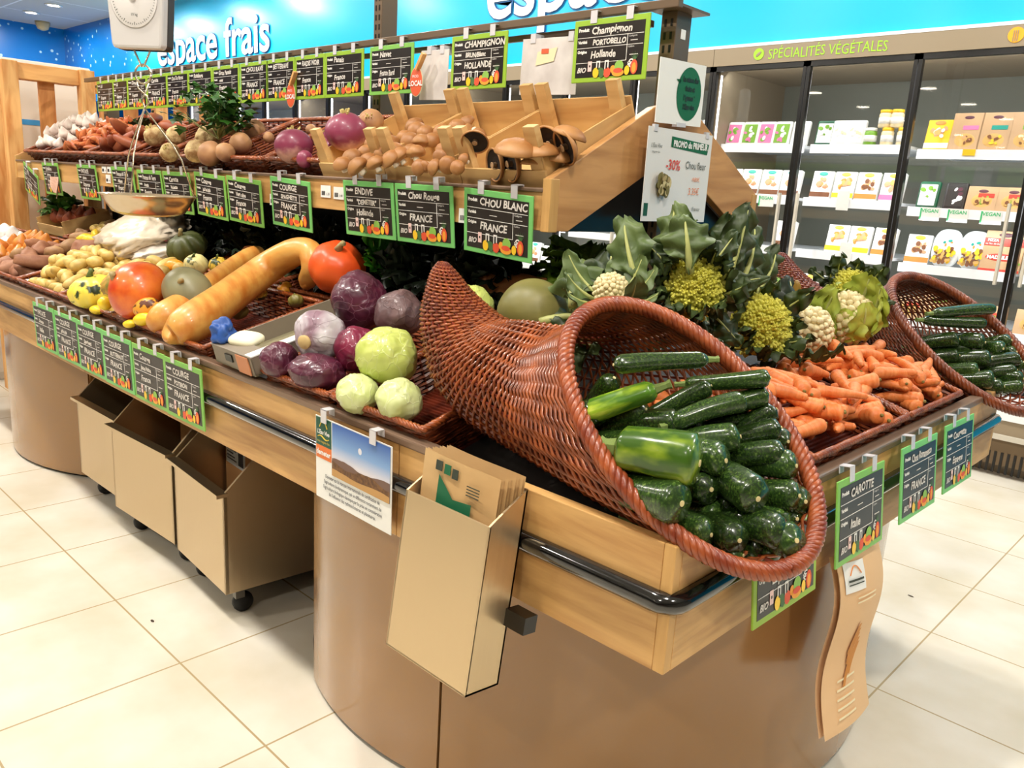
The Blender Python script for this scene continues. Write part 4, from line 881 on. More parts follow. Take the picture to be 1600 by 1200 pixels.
MB().lathe([(.001, -.052), (.085, -.052), (.115, -.042), (.138, -.012), (.150, .004), (.156, .006), (.157, .009), (.150, .009), (.134, -.008), (.11, -.038), (.08, -.047), (.001, -.047)], 48).obj('pan', mat('pan_steel', (206, 188, 160), .22, .85), t, True)
MB().tube([(0, 0, H0+.36), (0, 0, 1.6)], .006).obj('hanger_rod', STEELB, t)
t2 = thing('scale_arm', 'steel arm from the tall post carrying the hanging scale', 'bracket', (0, 0, 0)); MB().tube([(-2.39, YC-.05, 2.78), (-2.515, 1.035, 2.80)], .014, 8).obj('arm', STEELB, t2, True); MB().tube([(-2.39, YC-.05, 2.45), (-2.45, 1.32, 2.78)], .01, 8).obj('brace', STEELB, t2, True)
# ================================================================ FRUIT AND VEGETABLES
def tier(px, py, off=0): return hitp(px, py, V((0, 1.375, 1.345+off)), V((0, -KT, 1)).normalized())
def endp(px, py, off=0): return hitp(px, py, V((-.575, 0, .84+off)), V((KS, 0, 1)).normalized())
def depth(p): return (p-EYE).dot(ROT @ V((0, 0, 1)))
def rad(p, rpx): return rpx*depth(p)/F
def rnd_rot(rr): return (rr.uniform(0, 6.28), rr.uniform(0, 6.28), rr.uniform(0, 6.28))
def lumpy(name, rx, ry, rz, amp, fr, seed, m, nu=16, nv=10):
    return MB().ball(lambda d: V((d.x*rx, d.y*ry, d.z*rz))*(1+fuzz(d, fr, amp, seed)), nu, nv).mesh(name, m, True)
R7 = random.Random(77)
POT = mat('potato_skin', (226, 196, 116), .45, col2=(206, 170, 88), vscale=40, bump=.1, rnd=.12); POTB = mat('potato_brown', (176, 136, 92), .6, col2=(150, 106, 66), vscale=30, rnd=.12)
SWP = mat('sweet_potato_skin', (176, 124, 92), .6, col2=(146, 92, 64), vscale=25, rnd=.15)
pm = [lumpy('tuber', a, b, c, .10, 1.5, i, POT) for i, (a, b, c) in enumerate([(.034, .024, .022), (.030, .025, .023), (.042, .023, .022), (.027, .024, .022), (.048, .021, .019)])]
pb = [lumpy('tuber', a, b, c, .2, 1.6, i+9, POTB) for i, (a, b, c) in enumerate([(.040, .03, .028), (.046, .032, .028)])]
sp_ = [lumpy('root', a, b, c, .28, 1.4, i+20, SWP, 18, 12) for i, (a, b, c) in enumerate([(.075, .036, .034), (.06, .04, .038), (.088, .033, .03)])]
def scatter(name, label, cat, group, meshes, x0, x1, y0, y1, zf, step, layers, hump=.0, rr=R7, flat=.5, zoff=-.03, lift=.034, kidsfn=None):
    """heap of single things over a patch of sloping basket; upper layers shrink inwards"""
    for l in range(layers):
        ins = .02+.03*l; nx = max(1, int((x1-x0-2*ins)/step)); ny = max(1, int((y1-y0-2*ins)/(step*.9)))
        for i in range(nx):
            for j in range(ny):
                if l and rr.random() < .12: continue
                x = x0+ins+(i+.5+(.25 if (j+l) % 2 else -.25))*(x1-x0-2*ins)/nx+rr.uniform(-.1, .1)*step; y = y0+ins+(j+.5)*(y1-y0-2*ins)/ny+rr.uniform(-.1, .1)*step
                u = (x-x0)/(x1-x0); v = (y-y0)/(y1-y0); z = zf(x, y)+zoff+lift*l+hump*4*u*(1-u)*(.4+.6*math.sin(PI*min(1, max(0, v))))
                o = ob(name, rr.choice(meshes), loc=(x, y, z), rot=(rr.uniform(-flat, flat), rr.uniform(-flat, flat), rr.uniform(0, 6.28)))
                tag(o, label, cat, group)
ZL = lambda x, y: zlow(y)
scatter('potato', 'small yellow potato among the fingerlings in the front row baskets', 'potato', 'yellow potatoes in the front baskets', pm, -3.58, -3.14, .965, 1.34, ZL, .050, 3, .025)
scatter('potato', 'small yellow potato among those beside the striped squash', 'potato', 'yellow potatoes beside the squash', pm, -3.11, -2.66, .965, 1.34, ZL, .052, 3, .015)
scatter('sweet_potato', 'brown pink sweet potato in the front row basket', 'sweet potato', 'sweet potatoes in the front basket', sp_+pb, -4.08, -3.62, .97, 1.33, ZL, .095, 2, .01, zoff=-.02, lift=.045)
scatter('potato', 'small ochre potato in the back row basket under the scale', 'potato', 'potatoes in the back row', pm+pb[:1], -4.28, -3.88, 1.38, 1.66, ZL, .062, 2, .02)
# onions at the far left of the front row
def onion_mesh(nm, r, m): return MB().ball(lambda d: V((d.x*r, d.y*r, d.z*r*.85+(max(0, d.z)**8)*r*.7)), 16, 12).mesh(nm, m, True)
ONW = [onion_mesh('bulb', .034, mat('onion_white', (238, 232, 226), .35))]; ONY = [onion_mesh('bulb', .032, mat('onion_yellow', (222, 150, 66), .35, col2=(196, 110, 40), vscale=20, rnd=.12))]
scatter('onion', 'white onion in the farthest front row basket', 'onion', 'white onions', ONW, -4.94, -4.57, .97, 1.33, ZL, .07, 2, .01)
scatter('onion', 'yellow onion at the far left of the front row', 'onion', 'yellow onions', ONY, -4.53, -4.12, .97, 1.33, ZL, .066, 2, .01)
# lemons
lem = MB().ball(lambda d: V((d.x*.036+(d.x**9)*.01, d.y*.028, d.z*.028)), 16, 12).mesh('fruit', mat('lemon_skin', (240, 204, 50), .35, bump=.1, bscale=120), True)
for px, py in ((152, 367), (143, 376), (135, 374), (160, 378)):
    p = low(px, py, .0); tag(ob('lemon', lem, loc=p, rot=(0, 0, R7.random()*6)), 'yellow lemon in the small basket left of the plastic bags', 'lemon', 'lemons')
for px, py, i in ((128, 366, 0), (133, 372, 1), (125, 373, 1)):
    p = low(px, py, .0); tag(ob('sweet_potato', pb[i], loc=p, rot=(0, .2, i)), 'brown tuber left of the lemons in the back row', 'sweet potato', 'tubers beside the lemons')
# dark roots in the shade behind the potatoes
bt = [lumpy('root', .05, .022, .022, .25, 1.5, 33, mat('dark_root', (96, 58, 46), .7)), lumpy('root', .036, .03, .03, .2, 1.5, 34, mat('dark_root', (96, 58, 46), .7))]
scatter('root_vegetable', 'dark root vegetable in the shade at the back of the stand', 'root vegetable', 'dark roots at the back', bt, -3.82, -3.44, 1.46, 1.66, ZL, .075, 2, .02)
# ---- squashes
def squash(name, label, cat, p, r, prof, m, stem=None, rot=(0, 0, 0), nu=48, nv=24, ribs=0, rd=.08, group=None, noise=.03, seed=1):
    """prof: (rx, ry, rz) scaled by r"""
    t = thing(name, label, cat, p, rot, group)
    def fn(d):
        a = math.atan2(d.y, d.x); rr_ = 1-(rd*abs(math.cos(ribs*a/2))**3*(1-d.z*d.z)**.5 if ribs else 0)+fuzz(d, 1.3, noise, seed)
        dip = .0 if not ribs else -.12*math.exp(-((1-abs(d.z))*9))*math.copysign(1, d.z)
        return V((d.x*prof[0]*rr_, d.y*prof[1]*rr_, d.z*prof[2]+dip*prof[2]))*r
    MB().ball(fn, nu, nv).obj('rind', m, t, True)
    if stem:
        s, sm = stem; MB().tube([(0, 0, prof[2]*r*.84), (0, .1*r, prof[2]*r*(.95+s*.5)), (.1*r, .12*r, prof[2]*r*(.95+s))], [.16*r, .09*r, .11*r], 8).obj('stem', sm, t, True)
    return t
STM = mat('cork_stem', (170, 150, 100), .7, bump=.4, bscale=60); STG = mat('green_stem', (96, 112, 56), .6)
p = low(217, 455, .075); squash('pumpkin', 'large red orange pumpkin with a corky green scar at the front', 'pumpkin', p, rad(p, 47), (1, 1, .92), mat('pumpkin_red', (206, 66, 24), .34, col2=(236, 124, 44), vscale=14, bump=.15, bscale=30, coat=.3), (.15, STM), (1.0, -.5, .3), noise=.05)
sc_ = MB(); rr_ = rad(p, 47)
sc_.ball(lambda d: V((d.x*rr_*.52, d.y*rr_*.40, d.z*rr_*.2))*(1+fuzz(d, 3, .3)), 16, 10); o = sc_.obj('blossom_scar', mat('pumpkin_scar', (206, 150, 60), .6, col2=(110, 120, 50), vscale=30), bpy.data.objects['pumpkin'], True, loc=(-.5*rr_, .2*rr_, .70*rr_))
p = low(147, 455, .04); squash('striped_squash', 'yellow ribbed squash with dark green flecks beside the orange pumpkin', 'squash', p, rad(p, 38), (1, 1, .70), mat('squash_flecked', (240, 218, 84), .35, col2=(46, 60, 34), vscale=26, lo=.56, hi=.62), (.3, STG), (.2, -.1, .4), ribs=10, rd=.14)
p = low(293, 455, .07); squash('grey_squash', 'smooth grey green round squash behind the long butternuts', 'squash', p, rad(p, 38), (1.1, .95, .88), mat('squash_grey', (146, 142, 108), .4, col2=(130, 126, 92), vscale=6), (.2, STM), (.9, .6, .3))
p = low(273, 417, .05); squash('orange_gourd', 'small yellow orange gourd peeking behind the orange pumpkin', 'gourd', p, rad(p, 16), (1.1, .8, .75), mat('gourd_orange', (240, 160, 40), .35), None, (0, 0, .4))
p = low(306, 414, .055); squash('delicata_squash', 'cream squash with green stripes above the grey squash', 'squash', p, rad(p, 19), (1, 1, .9), mat('squash_cream', (232, 218, 150), .35, col2=(70, 84, 44), vscale=3, stretch=(9, 9, .2), lo=.56, hi=.6), (.2, STG), (.4, .3, 0), ribs=12, rd=.1)
p = low(341, 414, .055); squash('striped_gourd', 'small yellow gourd striped green right of the cream squash', 'gourd', p, rad(p, 15), (1, 1, .85), mat('gourd_stripe', (228, 190, 70), .35, col2=(60, 74, 40), vscale=4, stretch=(9, 9, .2), lo=.5, hi=.55), (.4, STG), (.3, .2, 0), ribs=12, rd=.14)
p = low(357, 424, .04); squash('orange_gourd', 'tiny orange gourd at the foot of the striped gourd', 'gourd', p, rad(p, 11), (1.2, .8, .75), mat('gourd_orange', (240, 160, 40), .35), None, (0, 0, .4))
p = low(230, 481, .045); squash('speckled_gourd', 'oval orange gourd speckled dark brown in front of the pumpkin', 'gourd', p, rad(p, 21), (1.15, .78, .75), mat('gourd_speckle', (232, 160, 50), .4, col2=(96, 50, 24), vscale=50, lo=.5, hi=.56), None, (.0, -.35, .5))
p = low(225, 499, .02); squash('yellow_gourd', 'bright yellow warty gourd at the basket front edge', 'gourd', p, rad(p, 17), (1.15, .7, .62), mat('gourd_yellow', (244, 208, 42), .35), None, (0, -.2, .4), noise=.1)
p = low(203, 506, .0); squash('yellow_gourd', 'small pale yellow gourd end left of the warty gourd', 'gourd', p, rad(p, 11), (1.1, .8, .6), mat('gourd_yellow', (244, 208, 42), .35), None, (0, -.2, .4), noise=.1)
p = low(164, 474, .04); squash('yellow_gourd', 'round yellow gourd wedged left of the orange pumpkin', 'gourd', p, rad(p, 12), (1, .9, .9), mat('gourd_yellow', (244, 208, 42), .35), None)
p = low(152, 484, .0); squash('yellow_gourd', 'flat yellow gourd under the striped squash', 'gourd', p, rad(p, 12), (1.2, .9, .6), mat('gourd_yellow', (244, 208, 42), .35), None)
p = low(252, 490, .02); squash('green_gourd', 'small green oval gourd beside the butternut bulb', 'gourd', p, rad(p, 14), (1.3, .7, .62), mat('gourd_green', (120, 110, 50), .4), None, (0, -.2, .6))
p = low(292, 386, .07); squash('acorn_squash', 'dark green deeply ribbed squash in the shade behind the plastic bag', 'squash', p, rad(p, 32), (1.1, 1, .72), mat('squash_green', (66, 74, 34), .45, col2=(92, 96, 50), vscale=8), (.3, STM), (.5, 0, 0), ribs=9, rd=.22)
p = low(527, 418, .09); squash('potimarron_squash', 'bright orange red pumpkin behind the red cabbages', 'pumpkin', p, rad(p, 44), (1.02, 1, .95), mat('pumpkin_bright', (226, 76, 28), .35, col2=(236, 96, 36), vscale=5), (.25, STM), (.3, .55, 0), ribs=8, rd=.05)
p = low(833, 487, .10); squash('striped_green_melon', 'large dull green watermelon squash behind the near cornucopia', 'squash', p, rad(p, 56), (1.0, .95, .92), mat('melon_green', (112, 108, 52), .45, col2=(140, 132, 76), vscale=3, stretch=(1, 5, 5)), None, (.2, 0, .6), noise=.04)
p = low(352, 446, .03); squash('small_pumpkin', 'ochre squash half hidden below the long orange butternut', 'squash', low(390, 395, .05), rad(p, 14), (1.1, 1, .9), mat('gourd_brown', (188, 110, 60), .45), None)
for px, py, off, rp, m, nm, l in ((445, 452, .0, 13, 'gourd_orange', 'orange_gourd', 'small orange gourd in the dark basket behind the butternut'), (425, 440, .0, 11, 'gourd_yellow', 'yellow_gourd', 'small yellow gourd in the dark basket behind the butternut'), (462, 470, .0, 12, 'gourd_green', 'green_gourd', 'small green gourd behind the cardboard tray'), (405, 458, .0, 13, 'gourd_stripe', 'striped_gourd', 'striped gourd beside the cardboard tray'), (410, 395, .03, 16, 'squash_green', 'green_squash', 'dark green squash in the shade behind the butternut neck'), (452, 430, .0, 14, 'squash_green', 'green_squash', 'dark green squash left of the bright red pumpkin'), (375, 488, -.03, 13, 'gourd_green', 'green_gourd', 'green gourd low in the wide basket beside the tray')):
    p = low(px, py, off); squash(nm, l, 'squash', p, rad(p, rp), (1.1, .95, .85), MATS[m], (.3, STG), (.4, .5, px), ribs=8, rd=.1)
def longsquash(label, pts, m, stem=True):
    t = thing('long_squash', label, 'squash'); P_ = [(low(a, b, o), r) for a, b, o, r in pts]; n = len(P_)
    def cr(i, u, k):
        q = [P_[min(max(j, 0), n-1)][k] for j in (i-1, i, i+1, i+2)]; return .5*((q[1]*2)+(q[2]-q[0])*u+(q[0]*2-q[1]*5+q[2]*4-q[3])*u*u+(q[1]*3-q[0]-q[2]*3+q[3])*u**3)
    pp = []; rr_ = []
    for i in range(n-1):
        for s in range(8): c = cr(i, s/8, 0); pp.append(c); rr_.append(max(.4, cr(i, s/8, 1))*depth(c)/F)
    pp.append(P_[-1][0]); rr_.append(P_[-1][1]*depth(P_[-1][0])/F)
    c = pp[0]; t.location = c
    MB().tube([q-c for q in pp], rr_, 32).obj('rind', m, t, True); return t
BUT = mat('butternut_skin', (226, 168, 84), .38, col2=(206, 126, 48), vscale=5, stretch=(1, 6, 4), coat=.15, lo=.4, hi=.7)
longsquash('long curved orange butternut with its neck arching to the back', [(262, 530, .02, 2), (268, 524, .02, 17), (286, 513, .03, 29), (312, 497, .04, 31), (348, 471, .05, 28), (388, 441, .06, 26), (425, 414, .09, 24), (462, 394, .13, 22), (485, 396, .13, 20), (488, 420, .09, 17), (480, 440, .04, 14), (478, 446, .04, 2)], BUT)
longsquash('second long butternut lying behind the curved one', [(238, 512, .0, 2), (243, 507, .01, 16), (258, 496, .03, 24), (285, 478, .04, 22), (322, 449, .055, 17), (362, 420, .06, 16), (398, 399, .07, 15), (412, 392, .07, 2)], BUT)
# ---- cabbages
def cabbage_mesh(nm, r, m, seed, sq=.9, k=8):
    rr = random.Random(seed); caps = []
    for i in range(k):
        d = V((rr.gauss(0, 1), rr.gauss(0, 1), rr.gauss(0, .7)+.25)).normalized(); caps.append((d, rr.uniform(.1, .65), d.orthogonal().normalized()))
    def fn(d):
        e = 0
        for c, th, q in caps:
            w = th+.10*math.sin(6*math.atan2(d.dot(q), d.dot(c.cross(q))))+.03*math.sin(13*math.atan2(d.dot(q), d.dot(c.cross(q))))
            x = (d.dot(c)-w)/.06; e += .026*min(1, max(0, x))+.010*max(0, 1-abs(x-.8))
        a = math.atan2(d.y, d.x); e += .005*math.sin(a*16+3*fuzz(d, 2, 2))*(1-d.z*d.z)+fuzz(d, 1.6, .09, seed)+fuzz(d, 7, .016, seed)
        return V((d.x, d.y, d.z*sq))*r*(.96+e)
    return MB().ball(fn, 72, 44).mesh(nm, m, True)
def veined(name, c1, c2, c3, rough=.35):
    m = mat(name, c1, rough, coat=.25); nt = m.node_tree; n = nt.nodes; L = nt.links; b = n['Principled BSDF']
    tc = n.new('ShaderNodeTexCoord'); mp = n.new('ShaderNodeMapping'); mp.inputs['Scale'].default_value = (1, 1, .3); L.new(tc.outputs['Object'], mp.inputs[0])
    nz = n.new('ShaderNodeTexNoise'); nz.inputs['Scale'].default_value = 12; nz.inputs['Distortion'].default_value = 1.2; L.new(mp.outputs[0], nz.inputs[0])
    vo = n.new('ShaderNodeTexVoronoi'); vo.feature = 'DISTANCE_TO_EDGE'; vo.inputs['Scale'].default_value = 26; ad = n.new('ShaderNodeVectorMath'); ad.operation = 'MULTIPLY_ADD'
    ad.inputs[1].default_value = (.06, .06, .06); L.new(nz.outputs['Color'], ad.inputs[0]); L.new(mp.outputs[0], ad.inputs[2]); L.new(ad.outputs[0], vo.inputs[0])
    r1 = n.new('ShaderNodeValToRGB'); r1.color_ramp.elements[0].color = (*lin(c1), 1); r1.color_ramp.elements[1].color = (*lin(c2), 1); r1.color_ramp.elements[0].position = .4; r1.color_ramp.elements[1].position = .62; L.new(nz.outputs[0], r1.inputs[0])
    mr = n.new('ShaderNodeMapRange'); mr.inputs['From Max'].default_value = .035; mr.inputs['To Min'].default_value = .38; mr.inputs['To Max'].default_value = 0; L.new(vo.outputs['Distance'], mr.inputs[0])
    mx = n.new('ShaderNodeMix'); mx.data_type = 'RGBA'; mx.inputs[7].default_value = (*lin(c3), 1); L.new(mr.outputs[0], mx.inputs[0]); L.new(r1.outputs[0], mx.inputs[6]); L.new(mx.outputs[2], b.inputs['Base Color'])
    bp = n.new('ShaderNodeBump'); bp.inputs['Strength'].default_value = .5; bp.inputs['Distance'].default_value = .003; L.new(mr.outputs[0], bp.inputs['Height']); L.new(bp.outputs[0], b.inputs['Normal']); return m
CABW = veined('cabbage_green', (206, 216, 120), (186, 200, 92), (226, 232, 170)); CABP = veined('cabbage_pale', (214, 222, 158), (196, 208, 128), (234, 238, 200))
CABR = veined('cabbage_purple', (92, 34, 56), (70, 26, 44), (150, 96, 116)); CABG = veined('cabbage_bloom', (206, 200, 204), (140, 108, 122), (80, 36, 54), .5); CABM = veined('cabbage_magenta', (126, 22, 58), (96, 18, 48), (170, 90, 116)); CABD = veined('cabbage_dusky', (112, 84, 84), (80, 54, 58), (50, 28, 34), .5)
CUT = mat('cabbage_cut', (206, 176, 120), .6)
def cabbage(label, px, py, off, rpx, m, seed, rot, group, sq=.9, k=8, cut=None):
    p = low(px, py, off); r = rad(p, rpx); t = thing('red_cabbage' if group[0] == 'r' else 'white_cabbage', label, 'cabbage', p, rot, group)
    ob('leafy_head', cabbage_mesh('head', r, m, seed, sq, k), t)
    MB().lathe([(.001, -.03*r), (.26*r, -.02*r), (.28*r, 0.02*r), (.26*r, .12*r), (.2*r, .3*r)], 20, T=M.Translation((0, 0, -sq*r*1.06))).obj('cut_stalk', CUT, t, True)
    return t
RC, WC = 'red cabbages', 'white cabbages'
def face(d): return V(d).normalized()
def stalk_to(v): return V((0, 0, -1)).rotation_difference(V(v)).to_euler()
cabbage('pale bloomed red cabbage with its cut stalk facing the aisle', 500, 524, .085, 40, CABG, 3, stalk_to((.35, -1, -.15)), RC, .95)
cabbage('small shiny purple cabbage at the left front of its basket', 437, 562, .035, 28, CABR, 4, (.4, .5, 0), RC, .95)
cabbage('wide glossy purple cabbage at the basket front edge', 495, 583, .02, 43, CABR, 5, (-.1, .1, .4), RC, .66)
cabbage('biggest dusky red cabbage lying at the back of the heap', 562, 470, .10, 45, CABR, 6, (.3, 1.3, .5), RC, .85)
cabbage('brown veined dusky cabbage beside the cornucopia tail', 622, 492, .09, 37, CABD, 7, (.6, .2, .8), RC, 1)
cabbage('magenta cabbage squeezed between the purple and white heads', 556, 545, .05, 36, CABM, 8, (.2, .4, .3), RC, .95)
cabbage('large pale green cabbage on top of the white cabbage heap', 606, 556, .07, 47, CABW, 9, (.5, .3, .2), WC, .95)
cabbage('left lower white cabbage at the basket front', 558, 616, .02, 32, CABP, 10, (.3, .6, 0), WC, .9)
cabbage('right lower white cabbage with a cracked leaf at the basket front', 624, 626, .02, 36, CABP, 11, (.1, .2, .5), WC, .9)
cabbage('white cabbage glimpsed behind the cornucopia tail', 738, 478, .06, 32, CABW, 12, (.1, .5, .5), WC, .95)
# ---- leaves
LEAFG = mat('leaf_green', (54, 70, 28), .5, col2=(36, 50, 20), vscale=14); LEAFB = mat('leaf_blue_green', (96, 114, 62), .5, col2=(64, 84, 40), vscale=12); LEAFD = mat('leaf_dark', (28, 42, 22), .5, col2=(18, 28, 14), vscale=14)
LEAFY = mat('leaf_yellow_green', (186, 196, 84), .45, col2=(156, 174, 64), vscale=12); MID = mat('leaf_midrib', (178, 182, 110), .5); LETT = mat('lettuce_leaf', (146, 184, 52), .45, col2=(112, 160, 40), vscale=16); VIV = mat('leaf_vivid', (84, 160, 48), .45)
def x_(u): return 3 if u > .5 else 0
def leaf_mesh(L, W, curl=.6, ruf=.01, seed=0, m=LEAFG, mm=MID, nu=10, nv=20, cup=.25, cab=.0):
    """leaf growing along +z from the origin, bending towards +y by curl radians"""
    def sp(v):
        a = curl*v; s = L*v; return V((0, (L/curl)*(1-math.cos(a)) if abs(curl) > .01 else 0, (L/curl)*math.sin(a) if abs(curl) > .01 else s)), a
    def fn(u, v):
        c, a = sp(v); wdt = W*(math.sin(PI*min(1, v*.84+.12))**.7)*(.12+.88*min(1, max(0, (v-.12)/.33)))*(1+.10*math.sin(v*23+seed+x_(u))); x = (u-.5)*2
        nrm = V((0, math.cos(a), -math.sin(a))); z = cup*1.5*wdt*x*x+1.3*ruf*math.sin(v*21+seed+x*2)*abs(x)**1.3+fuzz((u*4, v*6, seed), 1, ruf*2.0)
        return c+V((x*wdt, 0, 0))+nrm*z
    mb = MB().grid(fn, nu, nv, 0).grid(lambda u, v: fn(1-u, v)-V((0, .0012, 0)), nu, nv, 0)
    mb.tube([sp(v/10)[0]-V((0, .001, 0)) for v in range(10)], [W*.17*(1-.09*v) for v in range(10)], 6, 1)
    return mb.mesh('leaf', [m, mm], True)
def leaf_ring(t, n, L, W, tilt, curl, m, seed=0, r0=.02, z0=0, ruf=.008, mm=MID, var=.2, cup=.25):
    rr = random.Random(seed); ms = [leaf_mesh(L*rr.uniform(1-var, 1+var), W*rr.uniform(.85, 1.15), curl*rr.uniform(.6, 1.3), ruf, i*3+seed, m, mm, cup=cup) for i in range(4)]
    for i in range(n):
        a = 2*PI*i/n+rr.uniform(-.2, .2); o = ob('leaf', ms[i % 4], t)
        q = M.Rotation(a, 4, 'Z') @ M.Translation((0, r0, z0)) @ M.Rotation(-tilt*rr.uniform(.8, 1.2), 4, 'X')
        o.matrix_local = q
def romanesco_mesh(r, seed=0, N=46):
    mb = MB(); G = 2.39996
    mb.ball(lambda d: V((d.x*r*.86, d.y*r*.86, d.z*r*.8)), 16, 10)
    for i in range(N):
        t_ = (i+.5)/N; rad_ = r*math.sqrt(t_); z = r*(.95-.95*t_)**1.0*1.15-.15*r; a = i*G; s = r*(.13+.25*t_)
        p = V((rad_*math.cos(a), rad_*math.sin(a), z)); d = V((math.cos(a)*t_*1.1, math.sin(a)*t_*1.1, 1-.55*t_)).normalized()
        q = V((0, 0, 1)).rotation_difference(d).to_matrix().to_4x4(); T = M.Translation(p) @ q
        mb.lathe([(s*.95, -s*.7), (s*.8, 0), (s*.45, s*.6), (s*.05, s*1.25)], 7, T=T)
        K = 10
        for k in range(K):
            tt = (k+.5)/K; aa = k*G; cr_ = s*.92*math.sqrt(tt); cz = s*1.2*(1-tt)-s*.05; c = V((cr_*math.cos(aa), cr_*math.sin(aa), cz)); ss = s*(.20+.20*tt)
            dd = V((math.cos(aa)*tt, math.sin(aa)*tt, 1-.5*tt)).normalized(); T2 = T @ M.Translation(c) @ V((0, 0, 1)).rotation_difference(dd).to_matrix().to_4x4()
            mb.lathe([(ss, -ss*.3), (ss*.75, ss*.5), (ss*.1, ss*1.1)], 6, T=T2)
    return mb
ROM = mat('romanesco_head', (226, 218, 92), .55, col2=(200, 196, 74), vscale=20)
def toward(p): return (EYE-p).normalized()
def romanesco(label, p, rpx, aim, seed, nl=11, leafm=LEAFG, L=1.9, W=.5):
    r = rad(p, rpx); t = thing('romanesco', label, 'romanesco cauliflower', p, V((0, 0, 1)).rotation_difference(V(aim).normalized()).to_euler(), 'romanesco heads')
    romanesco_mesh(r, seed).obj('curd', ROM, t)
    leaf_ring(t, nl, r*L, r*W, .55, -.5, leafm, seed, r*.75, -r*.55, r*.12)
    leaf_ring(t, nl-4, r*L*.85, r*W*.8, 1.05, .7, leafm, seed+5, r*.7, -r*.7, r*.14)
    return t
romanesco('biggest romanesco with wide leaves in the middle of the end heap', endp(1085, 450, .20), 42, (.55, -.75, .45), 1, 12, L=2.4, W=.55)
romanesco('romanesco leaning right beside the white cauliflower', endp(1188, 508, .10), 43, (.75, -.45, .5), 2, 10, L=1.9, W=.36)
romanesco('romanesco peeking over the braided rim of the near cornucopia', low(972, 492, .11), 28, (.1, -.7, .7), 3, 8, LEAFB, 2.0, .6)
romanesco('farthest romanesco framed by dark leaves beside the dark cornucopia', endp(1328, 454, .13), 30, (.5, -.6, .6), 4, 11, LEAFG, 1.8, .55)
def caul_mesh(r, seed, N=110):
    mb = MB().ball(lambda d: V((d.x*r*.9, d.y*r*.9, d.z*r*.8)), 20, 12); G = 2.39996; rr = random.Random(seed)
    for i in range(N):
        z = 1-1.45*(i+.5)/N; q = math.sqrt(max(0, 1-z*z)); a = i*G; d = V((q*math.cos(a), q*math.sin(a), z)); s = r*rr.uniform(.11, .17); c = d*r*.86
        mb.ball(lambda e: c+e*s*(1+fuzz(e, 3.5, .35, i)), 9, 6)
    return mb
CUR = mat('cauliflower_curd', (236, 222, 178), .55, col2=(224, 206, 156), vscale=30, bump=.3, bscale=120)
def cauliflower(label, p, rpx, aim, seed, leafm=LEAFY, nl=7, L=1.3, W=.55, tilt=.75):
    r = rad(p, rpx); t = thing('cauliflower', label, 'cauliflower', p, V((0, 0, 1)).rotation_difference(V(aim).normalized()).to_euler(), 'cauliflowers')
    caul_mesh(r, seed).obj('curd', CUR, t, True); leaf_ring(t, nl, r*L, r*W, tilt, -.9, leafm, seed, r*.8, -r*.6, r*.05, cup=.1); return t
cauliflower('white cauliflower head facing the aisle above the carrots', endp(1262, 516, .06), 40, (.75, -.55, .4), 1, LEAFY, 6, .9, .4)
cauliflower('cauliflower wrapped in bright yellow green leaves above the carrots', endp(1322, 498, .08), 44, (.3, -.4, .9), 2, LEAFY, 9, 1.75, .72, .35)
cauliflower('pale cauliflower half hidden behind the biggest romanesco leaves', endp(1195, 468, .09), 32, (.5, -.6, .5), 3, mat('leaf_pale', (196, 202, 150), .5), 6, .9, .5)
cauliflower('white topped cauliflower whose grey green leaves hang behind the near cornucopia', low(955, 455, .17), 30, (.2, -.35, .9), 4, LEAFB, 9, 2.7, .8, 1.25)
# loose broad leaves
def loose(label, p, L, W, rot, m, curl=.7, seed=1, group='loose cabbage leaves'):
    o = ob('cabbage_leaf', leaf_mesh(L, W, curl, .01, seed, m, MID), loc=p, rot=rot); return tag(o, label, 'leaf', group)
loose('grey green leaf draped over the cornucopia shoulder', low(872, 520, .09), .16, .065, (-.9, .5, -.6), LEAFB, .6, 2)
loose('curled grey green leaf left of the braided rim', low(905, 545, .02), .20, .07, (-.3, -.5, .3), LEAFB, .8, 3)
loose('upright green leaf at the top of the end heap', endp(1120, 440, .19), .15, .045, (.2, .1, .8), LEAFG, .5, 4)
loose('tall leaf stalk standing behind the biggest romanesco', endp(1140, 430, .22), .16, .04, (.0, .25, 1.0), LEAFG, .3, 5)
loose('curled leaf tip above the end post foot', endp(1078, 425, .24), .12, .05, (.5, -.2, .6), LEAFB, 1.2, 6)
loose('pale green stalk leaf lying over the carrots', endp(1238, 560, .05), .20, .02, (1.4, .2, .9), LEAFG, .3, 7)
loose('dark leaf tongue beside the romanesco and the white cauliflower', endp(1228, 520, .08), .17, .05, (-.2, .6, 1.4), LEAFD, .5, 8)
for i, (px, py, off, L, W, r_) in enumerate([(845, 505, .10, .17, .07, (-1.1, .3, -.9)), (865, 545, .05, .15, .06, (-.9, .6, -1.6)), (895, 480, .14, .16, .06, (-.5, -.3, .4)), (935, 500, .10, .18, .06, (-.2, .3, .9)), (1000, 455, .15, .17, .05, (.2, -.4, .3)), (1020, 500, .08, .16, .05, (-.5, .2, 1.3)), (1040, 540, .02, .14, .05, (-.8, .2, 1.0))]):
    loose('broad grey green cabbage leaf in the heap behind the near cornucopia', low(px, py, off), L, W, r_, LEAFB if i % 3 else LEAFG, .9, 20+i, 'broad leaves behind the near cornucopia')
